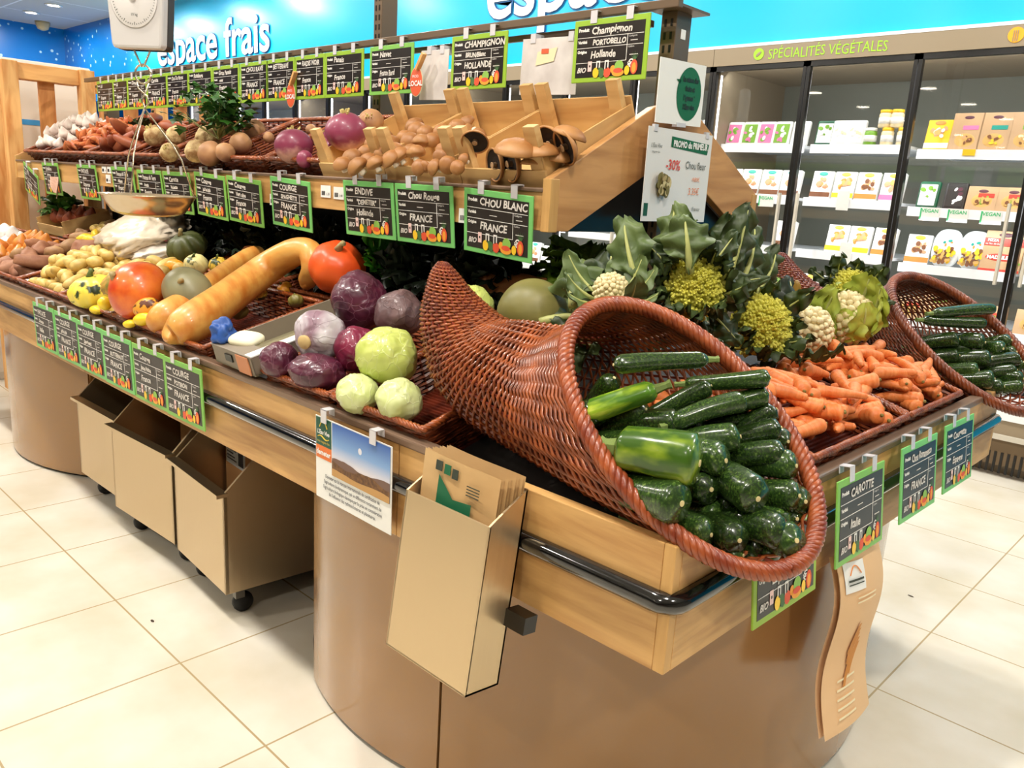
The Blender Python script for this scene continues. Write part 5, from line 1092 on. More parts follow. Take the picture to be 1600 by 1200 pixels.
for i, (px, py, off, L, W, r_) in enumerate([(1060, 420, .22, .15, .05, (.1, -.3, .2)), (1150, 455, .18, .17, .05, (.2, .4, 1.2)), (1170, 470, .14, .16, .04, (.4, .6, 1.4)), (1100, 520, .06, .15, .05, (-.7, -.2, .8)), (1150, 545, .03, .15, .04, (-.9, .3, 1.2)), (1130, 490, .10, .16, .05, (-.4, .4, 1.6)), (1160, 500, .10, .14, .05, (.1, .5, 1.5)), (1235, 545, .02, .14, .04, (-.8, .4, 1.9)), (1060, 510, .10, .15, .06, (-.8, -.1, .6)), (1190, 560, .01, .16, .04, (-1, 0, 1.3))]):
    loose('olive green romanesco leaf in the heap at the counter end', endp(px, py, off), L, W, r_, LEAFG if i % 3 else LEAFB, .9, 40+i, 'romanesco leaves in the end heap')
# lettuce
def foliage(nm, n, L, W, ruf, m, seed, spread=1.1, curl=.8, nu=8, nv=10):
    rr = random.Random(seed); mb = MB()
    for i in range(n):
        a = rr.uniform(0, 6.28); ti = rr.uniform(.05, spread); l = L*rr.uniform(.7, 1.1); w_ = W*rr.uniform(.7, 1.2)
        T = M.Rotation(a, 4, 'Z') @ M.Translation((0, L*.05, 0)) @ M.Rotation(-ti, 4, 'X')
        def fn(u, v):
            x = (u-.5)*2; ww = w_*(.2+.8*min(1, v*1.6))*(1-max(0, v-.8)*2); aa = curl*v
            return V((x*ww, l*v*math.sin(aa)*.5+ruf*math.sin(v*17+x*6+i)*abs(x)+ruf*.8*math.sin(x*17+i+v*5)*v, l*v*math.cos(aa*.6)+ruf*.6*math.sin(x*23+i)*v))
        mb.grid(fn, nu, nv, 0, T)
        mb.tube([T @ fn(.5, v/6*.7) for v in range(7)], [w_*.12*(1-.1*v) for v in range(7)], 5, 1)
    return mb
t = thing('lettuce', 'frilly bright green lettuce behind the melon under the tier end', 'lettuce', low(912, 442, .10)); t.location = hit(912, 448, 1, 1.72)
foliage('x', 26, .15, .06, .012, LETT, 4, 1.25, .9, 14, 12).obj('foliage', [LETT, mat('lettuce_rib', (190, 206, 120), .5)], t, True)
t = thing('lettuce', 'small green lettuce at the far left behind the wooden crate', 'lettuce', hit(98, 336, 1, 1.52)); foliage('x', 22, .14, .06, .010, VIV, 5, 1.3, .9).obj('foliage', [mat('leaf_mid_green', (92, 140, 50), .45, col2=(64, 108, 36), vscale=20), MID], t, True)
t = thing('lettuce', 'bright green leafy top behind the romanesco leaves, left of the dark cornucopia tail', 'lettuce', hit(1178, 446, 1, 2.45)); foliage('x', 18, .08, .05, .010, LETT, 6, 1.2, .9).obj('foliage', [LETT, MID], t, True)
# dark kale and chard in the shade under the tier
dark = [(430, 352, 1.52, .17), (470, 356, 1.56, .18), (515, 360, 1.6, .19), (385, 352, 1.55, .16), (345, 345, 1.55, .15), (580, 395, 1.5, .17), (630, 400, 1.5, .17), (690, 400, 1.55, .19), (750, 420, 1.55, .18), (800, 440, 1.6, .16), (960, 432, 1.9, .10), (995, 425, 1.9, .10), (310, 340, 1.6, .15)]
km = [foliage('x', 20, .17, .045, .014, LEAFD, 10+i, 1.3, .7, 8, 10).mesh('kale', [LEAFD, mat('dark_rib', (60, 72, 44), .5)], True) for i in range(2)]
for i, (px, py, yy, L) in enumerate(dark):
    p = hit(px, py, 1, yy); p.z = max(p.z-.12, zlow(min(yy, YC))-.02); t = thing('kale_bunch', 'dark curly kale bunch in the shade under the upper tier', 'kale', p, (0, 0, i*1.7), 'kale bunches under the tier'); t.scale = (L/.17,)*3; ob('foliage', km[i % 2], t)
t = thing('salad_bag', 'bright green spinach leaves in a clear bag behind the red cabbages', 'salad bag', low(590, 425, .05), (.3, .8, .4)); foliage('x', 16, .12, .03, .008, VIV, 21, 1.1, .5).obj('foliage', [VIV, MID], t, True)
t = thing('salad_bag', 'kraft paper salad bag with a dark green window behind the near cornucopia', 'salad bag', low(800, 470, .0), (.25, 0, .5))
MB().ball(lambda d: V((math.copysign(abs(d.x)**.5, d.x)*.11, d.y*.035, math.copysign(abs(d.z)**.5, d.z)*.075))*(1+fuzz(d, 3, .08)), 24, 14).obj('paper_pouch', mat('pouch_brown', (170, 104, 54), .55, bump=.5, bscale=20), t, True); MB().ball(lambda d: V((d.x*.04, d.y*.006-.036, d.z*.03)), 16, 8).obj('window', LEAFD, t, True)
# parsley bunch on the tier
t = thing('parsley_bunch', 'big dark green parsley bunch sticking up from the celeriac basket', 'parsley', tier(342, 218, .04))
rr = random.Random(8); mb = MB()
for i in range(34):
    a, ti, l = rr.uniform(0, 6.28), rr.uniform(.0, 1.2), rr.uniform(.06, .165); d = V((math.sin(ti)*math.cos(a), math.sin(ti)*math.sin(a), math.cos(ti))); e = d*l+V((0, 0, .02)); mb.tube([V((0, 0, 0)), d*l*.5+V((0, 0, .01)), e], .0018, 4, 1)
    for k in range(9):
        c = e+V((rr.gauss(0, .022), rr.gauss(0, .022), rr.gauss(0, .018))); s = rr.uniform(.016, .027); T = M.Translation(c) @ M.Rotation(rr.uniform(0, 6), 4, 'Z') @ M.Rotation(rr.uniform(-1, 1), 4, 'X')
        mb.add([(0, -s, 0), (s*.5, -s*.3, .002), (s, 0, 0), (s*.4, s*.3, .002), (.2*s, s, 0), (-s*.3, s*.4, .002), (-s, .2*s, 0), (-s*.5, -.3*s, .003)], [tuple(range(8))], 0, T)
mb.obj('foliage', [mat('parsley_leaf', (58, 110, 34), .45, rnd=0, col2=(34, 74, 22), vscale=30), MID], t)
# ---- tier vegetables
ZT = lambda x, y: ztier(y)
GAR = mat('garlic_skin', (236, 226, 214), .45, col2=(214, 190, 180), vscale=18)
gm = [MB().ball(lambda d: V((d.x, d.y, d.z*.8))*.026*(1-.10*abs(math.cos(4*math.atan2(d.y, d.x)))**2*(1-d.z*d.z))+V((0, 0, .02*max(0, d.z)**10)), 24, 12).mesh('bulb', GAR, True)]
scatter('garlic_bulb', 'white garlic bulb in the far left tier basket', 'garlic', 'garlic bulbs', gm, -4.84, -4.46, 1.385, 1.70, ZT, .056, 2, .04, zoff=-.005)
SHL = mat('shallot_skin', (214, 132, 74), .35, col2=(188, 92, 56), vscale=26, rnd=.14)
sm_ = [MB().ball(lambda d: V((d.x*.014, d.y*.016, d.z*.026+.012*d.z**7)), 12, 10).mesh('bulb', SHL, True)]
scatter('shallot', 'coppery shallot in the tier basket beside the garlic', 'shallot', 'shallots', sm_, -4.42, -4.01, 1.385, 1.70, ZT, .040, 2, .04, zoff=-.01, lift=.022, flat=1.6)
tm = [lumpy('root', .085, .026, .024, .2, 1.2, 50, mat('sweet_orange_skin', (178, 100, 62), .5, col2=(150, 74, 48), vscale=20, rnd=.12), 18, 10), lumpy('root', .07, .03, .026, .22, 1.2, 51, mat('sweet_orange_skin', (178, 100, 62)), 18, 10)]
scatter('sweet_potato', 'reddish sweet potato in the tier basket', 'sweet potato', 'sweet potatoes on the tier', tm, -3.98, -3.57, 1.385, 1.70, ZT, .085, 2, .03, zoff=-.01, lift=.04)
CEL = mat('celeriac_skin', (212, 186, 132), .7, col2=(150, 110, 64), vscale=26, bump=.8, bscale=50, lo=.42, hi=.62)
def tball(name, label, cat, px, py, off, rpx, m, group, sq=.9, rot=(0, 0, 0), seed=1, amp=.05, top=None):
    p = tier(px, py, off); r = rad(p, rpx); t = thing(name, label, cat, p, rot, group)
    MB().ball(lambda d: V((d.x, d.y, d.z*sq))*r*(1+fuzz(d, 2.2, amp, seed)+fuzz(d, 7, amp*.4, seed)), 28, 18).obj('root', m, t, True)
    if top:
        mb = MB(); rr = random.Random(seed)
        for k in range(14): a = rr.uniform(0, 6.28); q = rr.uniform(0, .28)*r; mb.tube([(q*math.cos(a), q*math.sin(a), sq*r*.86), (q*1.5*math.cos(a), q*1.5*math.sin(a), sq*r*(1.08+rr.random()*.12))], [.06*r, .045*r], 5)
        mb.obj('leaf_stubs', top, t)
    return t
STB = mat('stub_cream', (206, 190, 120), .6)
for i, (px, py, rp, l) in enumerate([(242, 212, 17, 'celeriac with a pale cut face in the middle of the tier'), (308, 236, 19, 'knobbly whitish celeriac at the basket front'), (325, 216, 20, 'celeriac under the parsley bunch'), (265, 238, 15, 'rooty brown celeriac beside the knobbly one'), (275, 212, 15, 'pale smooth celeriac behind the rooty one'), (365, 203, 10, 'small yellowish celeriac right of the parsley')]):
    tball('celeriac', l, 'celeriac', px, py, .035, rp, CEL, 'celeriac roots', .9, (.7, .3*i, 0), i+3, .09, STB if i in (0, 3) else None)
for i, (px, py, l) in enumerate([(228, 196, 'yellow green chard stalks beside the celeriac'), (222, 205, 'green tops left of the celeriac')]):
    t = thing('chard_bunch', l, 'greens', tier(px, py, .03)); foliage('x', 12, .07, .02, .006, LEAFG, 40+i, 1.0, .6).obj('foliage', [LEAFG, LEAFY], t, True)
SWE = mat('swede_skin', (196, 148, 100), .55, col2=(140, 92, 66), vscale=10)
for i, (px, py, rp, l) in enumerate([(328, 240, 20, 'round brown swede at the front of its basket'), (398, 204, 17, 'brown swede with a purple ring at the back'), (376, 224, 17, 'pale swede in the middle of its basket'), (352, 238, 15, 'cream swede beside the front one'), (420, 215, 9, 'small swede half hidden at the basket side')]):
    tball('swede', l, 'swede', px, py, .02, rp, SWE, 'swedes', .88, (1.1, .2, .4*i), i+20, .05)
def two(name, a, b, s):
    m = mat(name, a, .4, coat=.2); nt = m.node_tree; n = nt.nodes; L = nt.links; tc = n.new('ShaderNodeTexCoord'); sp = n.new('ShaderNodeSeparateXYZ'); L.new(tc.outputs['Generated'], sp.inputs[0])
    nz = n.new('ShaderNodeTexNoise'); nz.inputs['Scale'].default_value = 5; ad = n.new('ShaderNodeMath'); ad.operation = 'MULTIPLY_ADD'; ad.inputs[1].default_value = .3; L.new(nz.outputs[0], ad.inputs[0]); L.new(sp.outputs[2], ad.inputs[2])
    rp = n.new('ShaderNodeValToRGB'); e = rp.color_ramp.elements; e[0].position = s; e[0].color = (*lin(b), 1); e[1].position = s+.25; e[1].color = (*lin(a), 1); L.new(ad.outputs[0], rp.inputs[0]); L.new(rp.outputs[0], n['Principled BSDF'].inputs['Base Color']); return m
TUR = two('turnip_skin', (142, 56, 84), (226, 176, 160), .25)
TX = 'purple top turnips'
for i, (px, py, off, rp, l, ro) in enumerate([(541, 206, .055, 33, 'largest purple turnip with a stubby leaf crown', (.25, .1, 0)), (459, 229, .03, 30, 'purple turnip with a cream crown at the basket front', (-.1, -.25, 0)), (580, 190, .05, 20, 'creamy turnip behind the largest purple one', (.8, .9, 0)), (502, 218, .02, 14, 'small turnip between the two purple ones', (.2, .2, 0)),
       (512, 232, .01, 17, 'pink turnip below the largest purple one', (1.2, .4, 0)), (476, 249, .0, 14, 'pale turnip at the basket corner', (1.5, .1, 0)), (486, 203, .0, 9, 'brown turnip tail at the back of the basket', (1, 1, 1))]):
    tball('turnip', l, 'turnip', px, py, off, rp, TUR if i not in (2, 6) else SWE, TX, .88, ro, i+40, .03, STB if i in (0, 1, 2, 3) else None)
# ---- mushroom crates
CRW = wood('poplar_crate', (220, 182, 122), (196, 150, 92), 3, (1, 8, 8), .6)
def crate(label, x0, x1, y0, d, h, zf, ang, posts=True, back=.0):
    t = thing('wooden_crate', label, 'crate', (x0, y0, zf), (ang, 0, 0)); w_ = x1-x0; th = .006
    MB().box(0, 0, -.02, w_, th, h*.45).obj('front_slat', CRW, t); MB().box(0, d-th, -.02, w_, d, h+back).obj('back_slat', CRW, t)
    for x in (0, w_-th): MB().box(x, th, -.02, x+th, d-th, h*.9).obj('side_slat', wood('poplar_crate_side', (210, 168, 106), (186, 140, 84), 3, (8, 1, 8), .6), t)
    MB().box(th, th, -.024, w_-th, d-th, -.018).obj('bottom_slats', CRW, t)
    if posts:
        for x, s in ((th, 1), (w_-th, -1)):
            for y in (th, d-th-.03):
                MB().prism([(0, -.018), (s*.040, -.018), (s*.036, .125), (s*.002, .125)], 1, y, y+.018, T=None).obj('corner_post', CRW, t, loc=(x, 0, 0))
    return t
CB = [(-2.105, -1.80, 'brown'), (-1.797, -1.503, 'small brown and white'), (-1.50, -1.222, 'portobello')]
for a, b, n in CB: crate('pale wooden crate of %s mushrooms on the upper tier' % n, a, b, 1.372, .345, .065, ztier(1.372)-.035, AT, back=.012)
MCAP = mat('mushroom_cap', (156, 100, 50), .5, col2=(186, 134, 80), vscale=9, rnd=.12); MSTE = mat('mushroom_stem', (238, 224, 200), .6); GILL = mat('mushroom_gill', (34, 22, 16), .7)
def mushroom_proto(nm, r, st_, m=MCAP, open_=False):
    t = thing(nm, 'x', 'mushroom')
    if open_:
        MB().lathe([(.001, r*.52), (r*.3, r*.5), (r*.62, r*.40), (r*.88, r*.2), (r*1.0, 0), (r*.97, -r*.07), (r*.90, -r*.05), (r*.88, 0)], 32, caps=False).obj('cap', m, t, True)
        MB().lathe([(r*.90, -r*.02), (r*.84, r*.08), (r*.5, r*.16), (r*.01, r*.14)], 40, caps=False).obj('gills', GILL, t)
    else: MB().ball(lambda d: V((d.x*r, d.y*r, (d.z*r*.85 if d.z > 0 else d.z*r*.35)))*(1+fuzz(d, 2, .05)), 22, 14).obj('cap', m, t, True)
    k_ = .6 if open_ else 1; MB().lathe([(r*.30*k_, -r*st_), (r*.33*k_, -r*st_*.8), (r*.25*k_, -r*.3*k_), (r*.28*k_, r*.12)], 14).obj('stem', mat('stem_tan', (178, 140, 100), .6) if open_ else MSTE, t, True)
    return kids(t)
m1 = mushroom_proto('brown_mushroom', .028, .75); m2 = mushroom_proto('brown_mushroom', .022, .8); m3 = mushroom_proto('portobello_mushroom', .055, .16, MCAP, True)
def put(proto, first, px, py, off, s, aim, label, group, fn=tier):
    p = fn(px, py, off); rot = V((0, 0, 1)).rotation_difference(V(aim).normalized()).to_euler()
    o = proto if first else dup(proto); o.location = p; o.rotation_euler = rot; o.scale = (s,)*3; tag(o, label, 'mushroom', group); return o
B1 = [(609, 226), (632, 214), (665, 208), (690, 206), (652, 204), (618, 235), (641, 221), (660, 224), (675, 220), (700, 213), (598, 240), (612, 250), (575, 252), (588, 257), (560, 262), (535, 258), (550, 248), (640, 238), (650, 240), (625, 245), (572, 238), (585, 225), (600, 215), (648, 198), (715, 199), (730, 193)]
for i, (px, py) in enumerate(B1): put(m1, i == 0, px, py, .024, R7.uniform(.75, 1.1), (R7.uniform(-.7, .7), R7.uniform(-1, .1), 1), 'light brown mushroom in the leftmost mushroom crate', 'brown mushrooms')
B2 = [(712, 222), (722, 232), (705, 240), (690, 246), (735, 240), (725, 250), (700, 258), (680, 262), (742, 226), (665, 260), (748, 212), (735, 205), (690, 235), (655, 262), (715, 262)]
for i, (px, py) in enumerate(B2): put(m2, i == 0, px, py, .024, R7.uniform(.7, 1.1), (R7.uniform(-1, 1), R7.uniform(-1.4, 0), R7.uniform(-.6, 1)), 'small brown and white mushroom in the middle crate', 'small mushrooms')
B3 = [(742, 222, .06, .62, (-.4, .5, .6), 'brown mushroom showing white gills flecked black'), (808, 236, .05, .95, (.2, -.2, 1), 'domed portobello cap behind the open ones'), (796, 256, .012, .80, (.35, .9, .25), 'open portobello with black gills facing the aisle, front'), (772, 258, .008, .72, (.3, .9, .2), 'dark gilled portobello left of the front one'),
      (860, 224, .04, .78, (.1, .8, .5), 'open portobello with black gills near the crate back'), (882, 230, .035, .78, (.35, .85, .45), 'open portobello tilted against the oak end board'), (890, 212, .055, .72, (.3, .1, 1), 'brown portobello cap at the crate back corner'), (835, 256, .005, .6, (0, 0, 1), 'brown cap at the crate front edge'), (872, 245, .01, .62, (.3, -.2, 1), 'brown cap behind the front corner post'), (845, 240, .03, .8, (0, -.2, 1), 'brown cap in the middle of the portobello crate')]
for i, (px, py, off, s, aim, l) in enumerate(B3): put(m3, i == 0, px, py, off, s, aim, l, 'portobello mushrooms')
# ---- courgettes
def mottled(name, c1, c2, c3, scale=6):
    m = mat(name, c1, .25, coat=.35); nt = m.node_tree; n = nt.nodes; L = nt.links; b = n['Principled BSDF']; tc = n.new('ShaderNodeTexCoord'); oi = n.new('ShaderNodeObjectInfo')
    mp = n.new('ShaderNodeMapping'); mp.inputs['Scale'].default_value = (7 if scale > 2 else 1.6, 1, 1); L.new(tc.outputs['Object'], mp.inputs[0]); nz = n.new('ShaderNodeTexNoise'); nz.noise_dimensions = '4D'; nz.inputs['Scale'].default_value = scale; nz.inputs['Detail'].default_value = 3; L.new(mp.outputs[0], nz.inputs[0])
    mu = n.new('ShaderNodeMath'); mu.operation = 'MULTIPLY'; mu.inputs[1].default_value = 50; L.new(oi.outputs['Random'], mu.inputs[0]); L.new(mu.outputs[0], nz.inputs['W'])
    rp = n.new('ShaderNodeValToRGB'); e = rp.color_ramp.elements; e[0].position = .45; e[0].color = (*lin(c1), 1); e[1].position = .75; e[1].color = (*lin(c3), 1); q = e.new(.6); q.color = (*lin(c2), 1)
    L.new(nz.outputs[0], rp.inputs[0]); hs = n.new('ShaderNodeHueSaturation'); mr = n.new('ShaderNodeMapRange'); mr.inputs['To Min'].default_value = .6; mr.inputs['To Max'].default_value = 1.5; L.new(oi.outputs['Random'], mr.inputs[0]); L.new(mr.outputs[0], hs.inputs['Value']); L.new(rp.outputs[0], hs.inputs['Color']); L.new(hs.outputs[0], b.inputs['Base Color']); return m
COU = mottled('courgette_skin', (30, 50, 18), (50, 74, 26), (104, 124, 58)); COUL = mottled('courgette_light', (66, 104, 26), (134, 162, 40), (196, 202, 84), 1.3); CST = mat('courgette_stem', (122, 142, 70), .5, bump=.4, bscale=80); SCAR = mat('courgette_scar', (214, 196, 140), .6)
def cou_mesh(m, bend, seed):
    """unit courgette: x from 0 (stalk end) to 1 (blossom end), radius 1 in y,z scaled by the thing"""
    def fn(u, v):
        r_ = (min(1, v*9)**.4)*(.80+.20*v)*(1 if v < .90 else math.sqrt(max(0, 1-((v-.90)/.1)**2)))
        a = 2*PI*u; r_ *= 1+.035*math.cos(5*a)+fuzz((v*3, math.cos(a), math.sin(a)), 1, .05, seed); return V((v, r_*math.cos(a), r_*math.sin(a)+bend*4*v*(1-v)))
    return MB().grid(fn, 20, 26, cu=True).mesh('skin', m, True)
cms = [cou_mesh(COU, .12, 1), cou_mesh(COU, -.1, 2), cou_mesh(COU, .25, 3)]; cml = cou_mesh(COUL, .1, 4)
cst = MB().lathe([(.5, 0), (.42, .35), (.36, .8), (.48, 1.1)], 6, T=M.Rotation(-PI/2, 4, 'Y')).mesh('stalk', CST)
csc = MB().lathe([(.001, .0), (.15, .0), (.15, .06), (.001, .07)], 12, T=M.Rotation(PI/2, 4, 'Y')).mesh('scar', SCAR)
def courgette(A, B, r, label, group, light=False, k=0, roll=0):
    """A stalk end, B blossom end"""
    t = thing('courgette', label, 'courgette', A, eul(B-A), group); L = (B-A).length
    o = ob('skin', cml if light else cms[k % 3], t); o.scale = (L, r, r)
    o = ob('stalk', cst, t, loc=(.004, 0, 0)); o.scale = (min(.024, r*1.1), r*.8, r*.8); o = ob('blossom_scar', csc, t, loc=(L-.0015, 0, 0)); o.scale = (.03, r*.9, r*.9)
    return t
def mouth(px, py, off, dy=0): return hitp(px, py, HC+V((0, dy, 0))+HN*(off+(.02 if dy == 0 else 0)), HN)
def cg(ax, ay, bx, by, rpx, off, label=None, light=False, k=0, flip=False, L=.17, dy=0, group='courgettes in the near cornucopia'):
    """blossom end at pixel b on the heap surface, other end behind along pixel a"""
    Bp = mouth(bx, by, off, dy); Ap = mouth(ax, ay, off-.012, dy); d = Ap-Bp; l0 = d.length; r = rad((Ap+Bp)/2, rpx)*1.08
    if l0 < L*.85:                       # the rest of its length dives under its neighbours into the basket
        d.normalize(); e = L*.85-l0; Ap = Ap+d*e*.55-HN*e*.75
    sd = (Ap-HC-V((0, dy, 0))).dot(HN)
    if sd < -.12: Ap += HN*(-.12-sd)
    c0 = HC+V((0, dy, 0))                # keep both ends inside the mouth of the basket
    for k_, (Q, lim) in enumerate(((Ap, .86), (Bp, .93))):
        q = Q-c0; a_ = q.dot(HU)/HU.length_squared; b_ = q.dot(HV)/HV.length_squared; m_ = math.hypot(a_, b_); w_ = lim-min(.12, max(0, -(q.dot(HN)))*1.0)
        if m_ > w_: Q2 = Q-(HU*a_+HV*b_)*(1-w_/m_); Ap, Bp = (Q2, Bp) if k_ == 0 else (Ap, Q2)
    l1 = (Ap-Bp).length
    if l1 < .8*L: Ap -= HN*min(.09, math.sqrt((.8*L)**2-l1*l1)*.8)
    if flip: Ap, Bp = Bp, Ap
    return courgette(Ap, Bp, r, label or 'dark green courgette in the heap spilling from the near cornucopia', group, light, k)
cg(958, 570, 1108, 562, 15, .035, 'long pale-shining courgette lying across the top of the heap', k=0, flip=True)
cg(1120, 568, 1205, 590, 14, .04, 'courgette end to end with the long top one, at the upper right', k=1)
cg(905, 600, 1028, 607, 20, .005, 'bright streaked courgette with a thick stalk at the upper left of the heap', light=True, flip=True)
cg(962, 680, 1094, 724, 41, .045, 'biggest bright green courgette in front of the heap', light=True, L=.16)
cg(978, 748, 1066, 787, 34, .02, 'fat courgette with a cream end below the biggest one', k=1, L=.15)
for i, (ax, ay, bx, by, r, off) in enumerate([(1060, 612, 1112, 602, 15, .0), (1118, 612, 1202, 615, 17, .01), (1065, 650, 1164, 626, 17, .01), (1168, 652, 1222, 638, 17, .0), (905, 605, 925, 641, 21, -.05), (1000, 640, 1064, 662, 22, -.02),
      (1070, 668, 1158, 682, 22, .01), (1150, 660, 1222, 668, 18, .005), (1078, 690, 1135, 720, 27, .015), (1160, 690, 1228, 706, 20, .01), (1085, 735, 1112, 765, 26, -.015), (1138, 718, 1185, 780, 30, .015), (1188, 700, 1245, 728, 23, .005), (1195, 745, 1250, 775, 24, .0),
      (1052, 812, 1112, 836, 24, -.02), (1122, 795, 1156, 845, 25, -.01), (1100, 862, 1162, 868, 20, -.035), (1165, 795, 1228, 835, 28, .0), (1215, 812, 1266, 868, 28, .0), (1225, 745, 1268, 790, 22, -.01), (935, 660, 990, 700, 24, -.05), (1010, 690, 1060, 740, 26, -.05), (1080, 770, 1130, 810, 28, -.05), (1150, 830, 1200, 862, 26, -.045), (950, 620, 1010, 640, 22, -.04),
      (1040, 640, 1100, 655, 22, -.035), (1120, 740, 1150, 800, 26, -.045), (1190, 790, 1235, 820, 24, -.03), (1000, 760, 1050, 810, 28, -.06), (1200, 640, 1232, 690, 18, -.01), (905, 585, 960, 590, 18, -.03), (1180, 850, 1222, 872, 20, -.04), (1232, 780, 1270, 830, 20, -.03), (1100, 640, 1180, 660, 20, -.04)]):
    cg(ax, ay, bx, by, r, off, k=i)
G2 = 'courgettes in the far dark cornucopia'
for i, (ax, ay, bx, by, r, off) in enumerate([(1455, 490, 1555, 482, 9, .04), (1440, 500, 1540, 505, 9, .02), (1465, 522, 1500, 530, 12, 0), (1500, 515, 1540, 535, 13, .01), (1540, 520, 1568, 545, 12, .01), (1568, 525, 1592, 532, 11, .01), (1505, 545, 1550, 560, 13, 0), (1490, 560, 1530, 578, 12, -.01), (1545, 555, 1595, 560, 11, .01), (1550, 568, 1590, 578, 10, .0),
      (1510, 575, 1555, 592, 14, 0), (1570, 575, 1600, 592, 11, 0), (1460, 545, 1500, 555, 12, -.03), (1560, 590, 1600, 602, 11, -.01), (1590, 545, 1612, 555, 11, 0), (1530, 590, 1570, 604, 12, -.03), (1590, 565, 1625, 575, 11, 0), (1480, 535, 1520, 545, 12, -.03)]):
    cg(ax, ay, bx, by, r, off, 'dark green courgette in the heap of the far cornucopia', k=i, L=.17, dy=DY2, group=G2)
t = thing('gherkin', 'small brown green gherkin leaning on the far cornucopia tail', 'gherkin', endp(1243, 460, .12), (.3, .1, 0)); MB().tube([V((0, .004*math.sin(i/8*PI), -.04+.01*i)) for i in range(9)], [.003, .009, .011, .012, .012, .012, .011, .009, .004], 10).obj('skin', mat('gherkin_skin', (150, 116, 50), .4), t, True)
# ---- carrots
CAR = mat('carrot_skin', (222, 116, 50), .45, col2=(234, 142, 80), vscale=16, stretch=(6, 1, 1), rnd=.08, bump=.2, bscale=60)
def car_mesh(seed, L, r):
    rr = random.Random(seed); b = rr.uniform(-.012, .012)
    def fn(u, v):
        q = (min(1, v*14)**.5)*(1-.62*v**1.3)*(1 if v < .96 else math.sqrt(max(0, 1-((v-.96)/.04)**2))); a = 2*PI*u; q *= 1+.03*math.sin(v*50+seed)+fuzz((v*5, math.cos(a), math.sin(a)), 1, .10, seed)
        return V(((v-.5)*L, r*q*math.cos(a), r*q*math.sin(a)+b*4*v*(1-v)))
    mb = MB().grid(fn, 12, 26, cu=True); return mb.mesh('root', CAR, True)
cm = [car_mesh(i, L, r) for i, (L, r) in enumerate([(.13, .0165), (.11, .0185), (.15, .016), (.09, .018), (.12, .020)])]
crown = MB().lathe([(.22, 0), (.18, .2), (.1, .25)], 8, T=M.Rotation(-PI/2, 4, 'Y')).mesh('crown', mat('carrot_crown', (120, 104, 44), .6))
cL = [.13, .11, .15, .09, .12]; cR = [.0165, .0185, .016, .018, .020]
for i, (a, b, l) in enumerate([(1.20, 1.425, 'third'), (1.43, 1.935, 'middle'), (1.94, 2.335, 'far')]):
    basket({'third': 'wicker basket of carrots partly under the near cornucopia', 'middle': 'wicker basket of carrots at the middle of the counter end', 'far': 'wicker basket of carrots beside the dark cornucopia'}[l], b-a-.006, .31, .095, (-.572, a+.003, zlow(.955)), (AL, 0, PI/2))
ZE = lambda x: .84-KS*(x+.575)
RC_ = random.Random(12)
def carrots(y0, y1, label, group, n1, tz=0):
    for l in range(3):
        for i in range(n1[l]):
            x = RC_.uniform(-.855+.03*l, -.615-.01*l); y = RC_.uniform(y0+.05, y1-.05); k = RC_.randrange(5)
            z = ZE(x)-.022+.024*l+.02*math.sin(PI*(y-y0)/(y1-y0)); t = thing('carrot', label, 'carrot', (x, y, z), (RC_.uniform(0, 6), RC_.uniform(-.3, .3), RC_.uniform(0, 6.28)), group)
            ob('root', cm[k], t); o = ob('crown', crown, t, loc=(-cL[k]/2+.001, 0, 0)); o.scale = (cR[k],)*3
carrots(1.43, 1.935, 'orange carrot in the middle carrot basket', 'carrots in the middle basket', (26, 24, 18))
carrots(1.94, 2.335, 'orange carrot in the far carrot basket', 'carrots in the far basket', (22, 20, 14))
carrots(1.20, 1.425, 'orange carrot in the basket beside the near cornucopia', 'carrots beside the cornucopia', (10, 8, 4))
# ---- cardboard tray with a blue cloth and a sponge, crate of shallots, plastic bags, stone
t = thing('cardboard_tray', 'long narrow printed cardboard tray between the squashes and the red cabbages', 'tray', (-1.925, .945, zlow(.945)-.012), (AL, 0, -.02))
CBD = mat('tray_board', (140, 128, 112), .5); TW, TD = .205, .47
MB().box(0, 0, 0, TW, .004, .045).box(0, TD-.004, 0, TW, TD, .045).obj('end_wall', CBD, t, bevel=.001)
MB().box(0, 0, .0, .004, TD, .05).box(TW-.004, 0, 0, TW, TD, .05).obj('side_wall', CBD, t, bevel=.001); MB().box(0, 0, 0, TW, TD, .004).obj('bottom', mat('tray_inside', (150, 142, 112), .4, bump=.6, bscale=18), t)
MB().box(TW-.03, 0, .048, TW+.002, TD, .052).obj('white_edge', PM['white'], t, bevel=.001); MB().box(0, -.002, .046, TW, .05, .05).obj('front_ledge', CBD, t, bevel=.001); MB().box(.13, -.004, .0, .19, -.001, .045).obj('orange_print', mat('tray_print', (214, 140, 96), .5), t); MB().box(.07, -.004, .018, .105, -.001, .036).obj('hand_hole', BLK, t)
p = low(350, 520, .06); t = thing('cloth', 'crumpled blue cloth in the cardboard tray', 'cloth', p)
MB().ball(lambda d: V((d.x*.034, d.y*.03, d.z*.038-.012*abs(d.x)))*(1+fuzz(d, 1.5, .5, 4)+fuzz(d, 3.5, .14)), 40, 28).obj('crumpled_fabric', mat('cloth_blue', (40, 84, 160), .5), t, True)
t = thing('sponge', 'pale cream sponge beside the blue cloth in the tray', 'sponge', low(385, 530, .045), (AL, 0, .3)); MB().ball(lambda d: V((math.copysign(abs(d.x)**.6, d.x)*.045, math.copysign(abs(d.y)**.6, d.y)*.032, d.z*.015)), 24, 12).obj('sponge_body', mat('sponge_cream', (246, 240, 208), .6), t, True)
crate('small pale crate of reddish onions at the far left back row', -4.78, -4.40, 1.39, .24, .06, zlow(1.39)+.0, AL, posts=False)
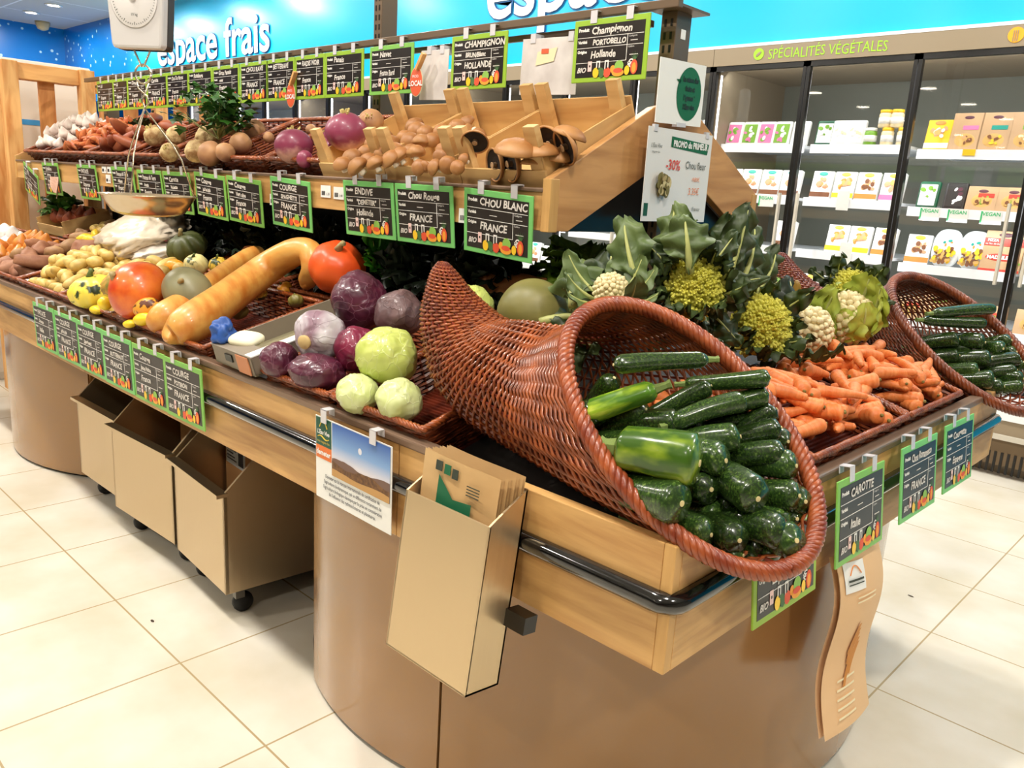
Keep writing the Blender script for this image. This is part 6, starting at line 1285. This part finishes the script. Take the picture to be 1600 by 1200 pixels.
scatter('onion', 'reddish brown onion in the small wooden crate', 'onion', 'onions in the small crate', [onion_mesh('bulb', .034, mat('onion_red', (150, 74, 44), .4, rnd=.1))], -4.76, -4.42, 1.40, 1.60, ZL, .075, 1, .01, zoff=.035)
PLA = mat('bag_plastic', (206, 186, 156), .35, coat=.3, col2=(226, 212, 192), vscale=7)
p = low(225, 366, .08); t = thing('plastic_bag', 'big crumpled translucent white plastic bag on the back row', 'plastic bag', p, (0, 0, -.1))
MB().ball(lambda d: V((math.copysign(abs(d.x)**.8, d.x)*.23, d.y*.15, d.z*.08+.05*d.y))*(1+fuzz(d, 1.6, .25, 2)+.10*abs(math.sin(d.x*7+d.z*5+fuzz(d, 2, 5)))+abs(fuzz(V((d.x*2, d.y*7, d.z*7)), 1.4, .14, 3))), 64, 36).obj('crumpled_film', PLA, t, True)
p = low(205, 388, .055); t = thing('plastic_bag', 'printed bag with a yellow band and pink marks in front of the big plastic bag', 'plastic bag', low(238, 392, .04), (AL, 0, -.1))
MB().ball(lambda d: V((math.copysign(abs(d.x)**.7, d.x)*.15, d.y*.085, d.z*.032))*(1+fuzz(d, 2.2, .2, 5)+abs(fuzz(d, 6, .12, 6))), 48, 26).obj('crumpled_film', mat('bag_white', (244, 236, 226), .35), t, True)
MB().grid(lambda u, v: V((-.045+.045*u, -.07+.13*v, .036+.004*math.sin(v*9))), 4, 10).obj('yellow_band', mat('band_yellow', (236, 206, 60), .4), t)
mb = MB(); [mb.ball(lambda d: V((.03+.02*i, -.03+.035*i, .038))+V((d.x*.016, d.y*.008, d.z*.004)), 10, 6) for i in range(3)]; mb.obj('pink_marks', mat('mark_pink', (196, 40, 84), .4), t)
# shallow paper bits on the floor
t = thing('vegetable_scrap', 'tiny dark vegetable scrap on the floor tiles left of the stand', 'scrap', hit(238, 970, 2, .002)); MB().ball(lambda d: V((d.x*.008, d.y*.004, d.z*.002))*(1+fuzz(d, 3, .5)), 10, 6).obj('scrap', mat('scrap_brown', (60, 44, 30), .7), t)
t = thing('vegetable_scrap', 'tiny grey scrap on the floor tiles right of the stand', 'scrap', hit(1423, 931, 2, .002)); MB().ball(lambda d: V((d.x*.010, d.y*.003, d.z*.002))*(1+fuzz(d, 3, .5)), 10, 6).obj('scrap', mat('scrap_grey', (110, 104, 96), .7), t)
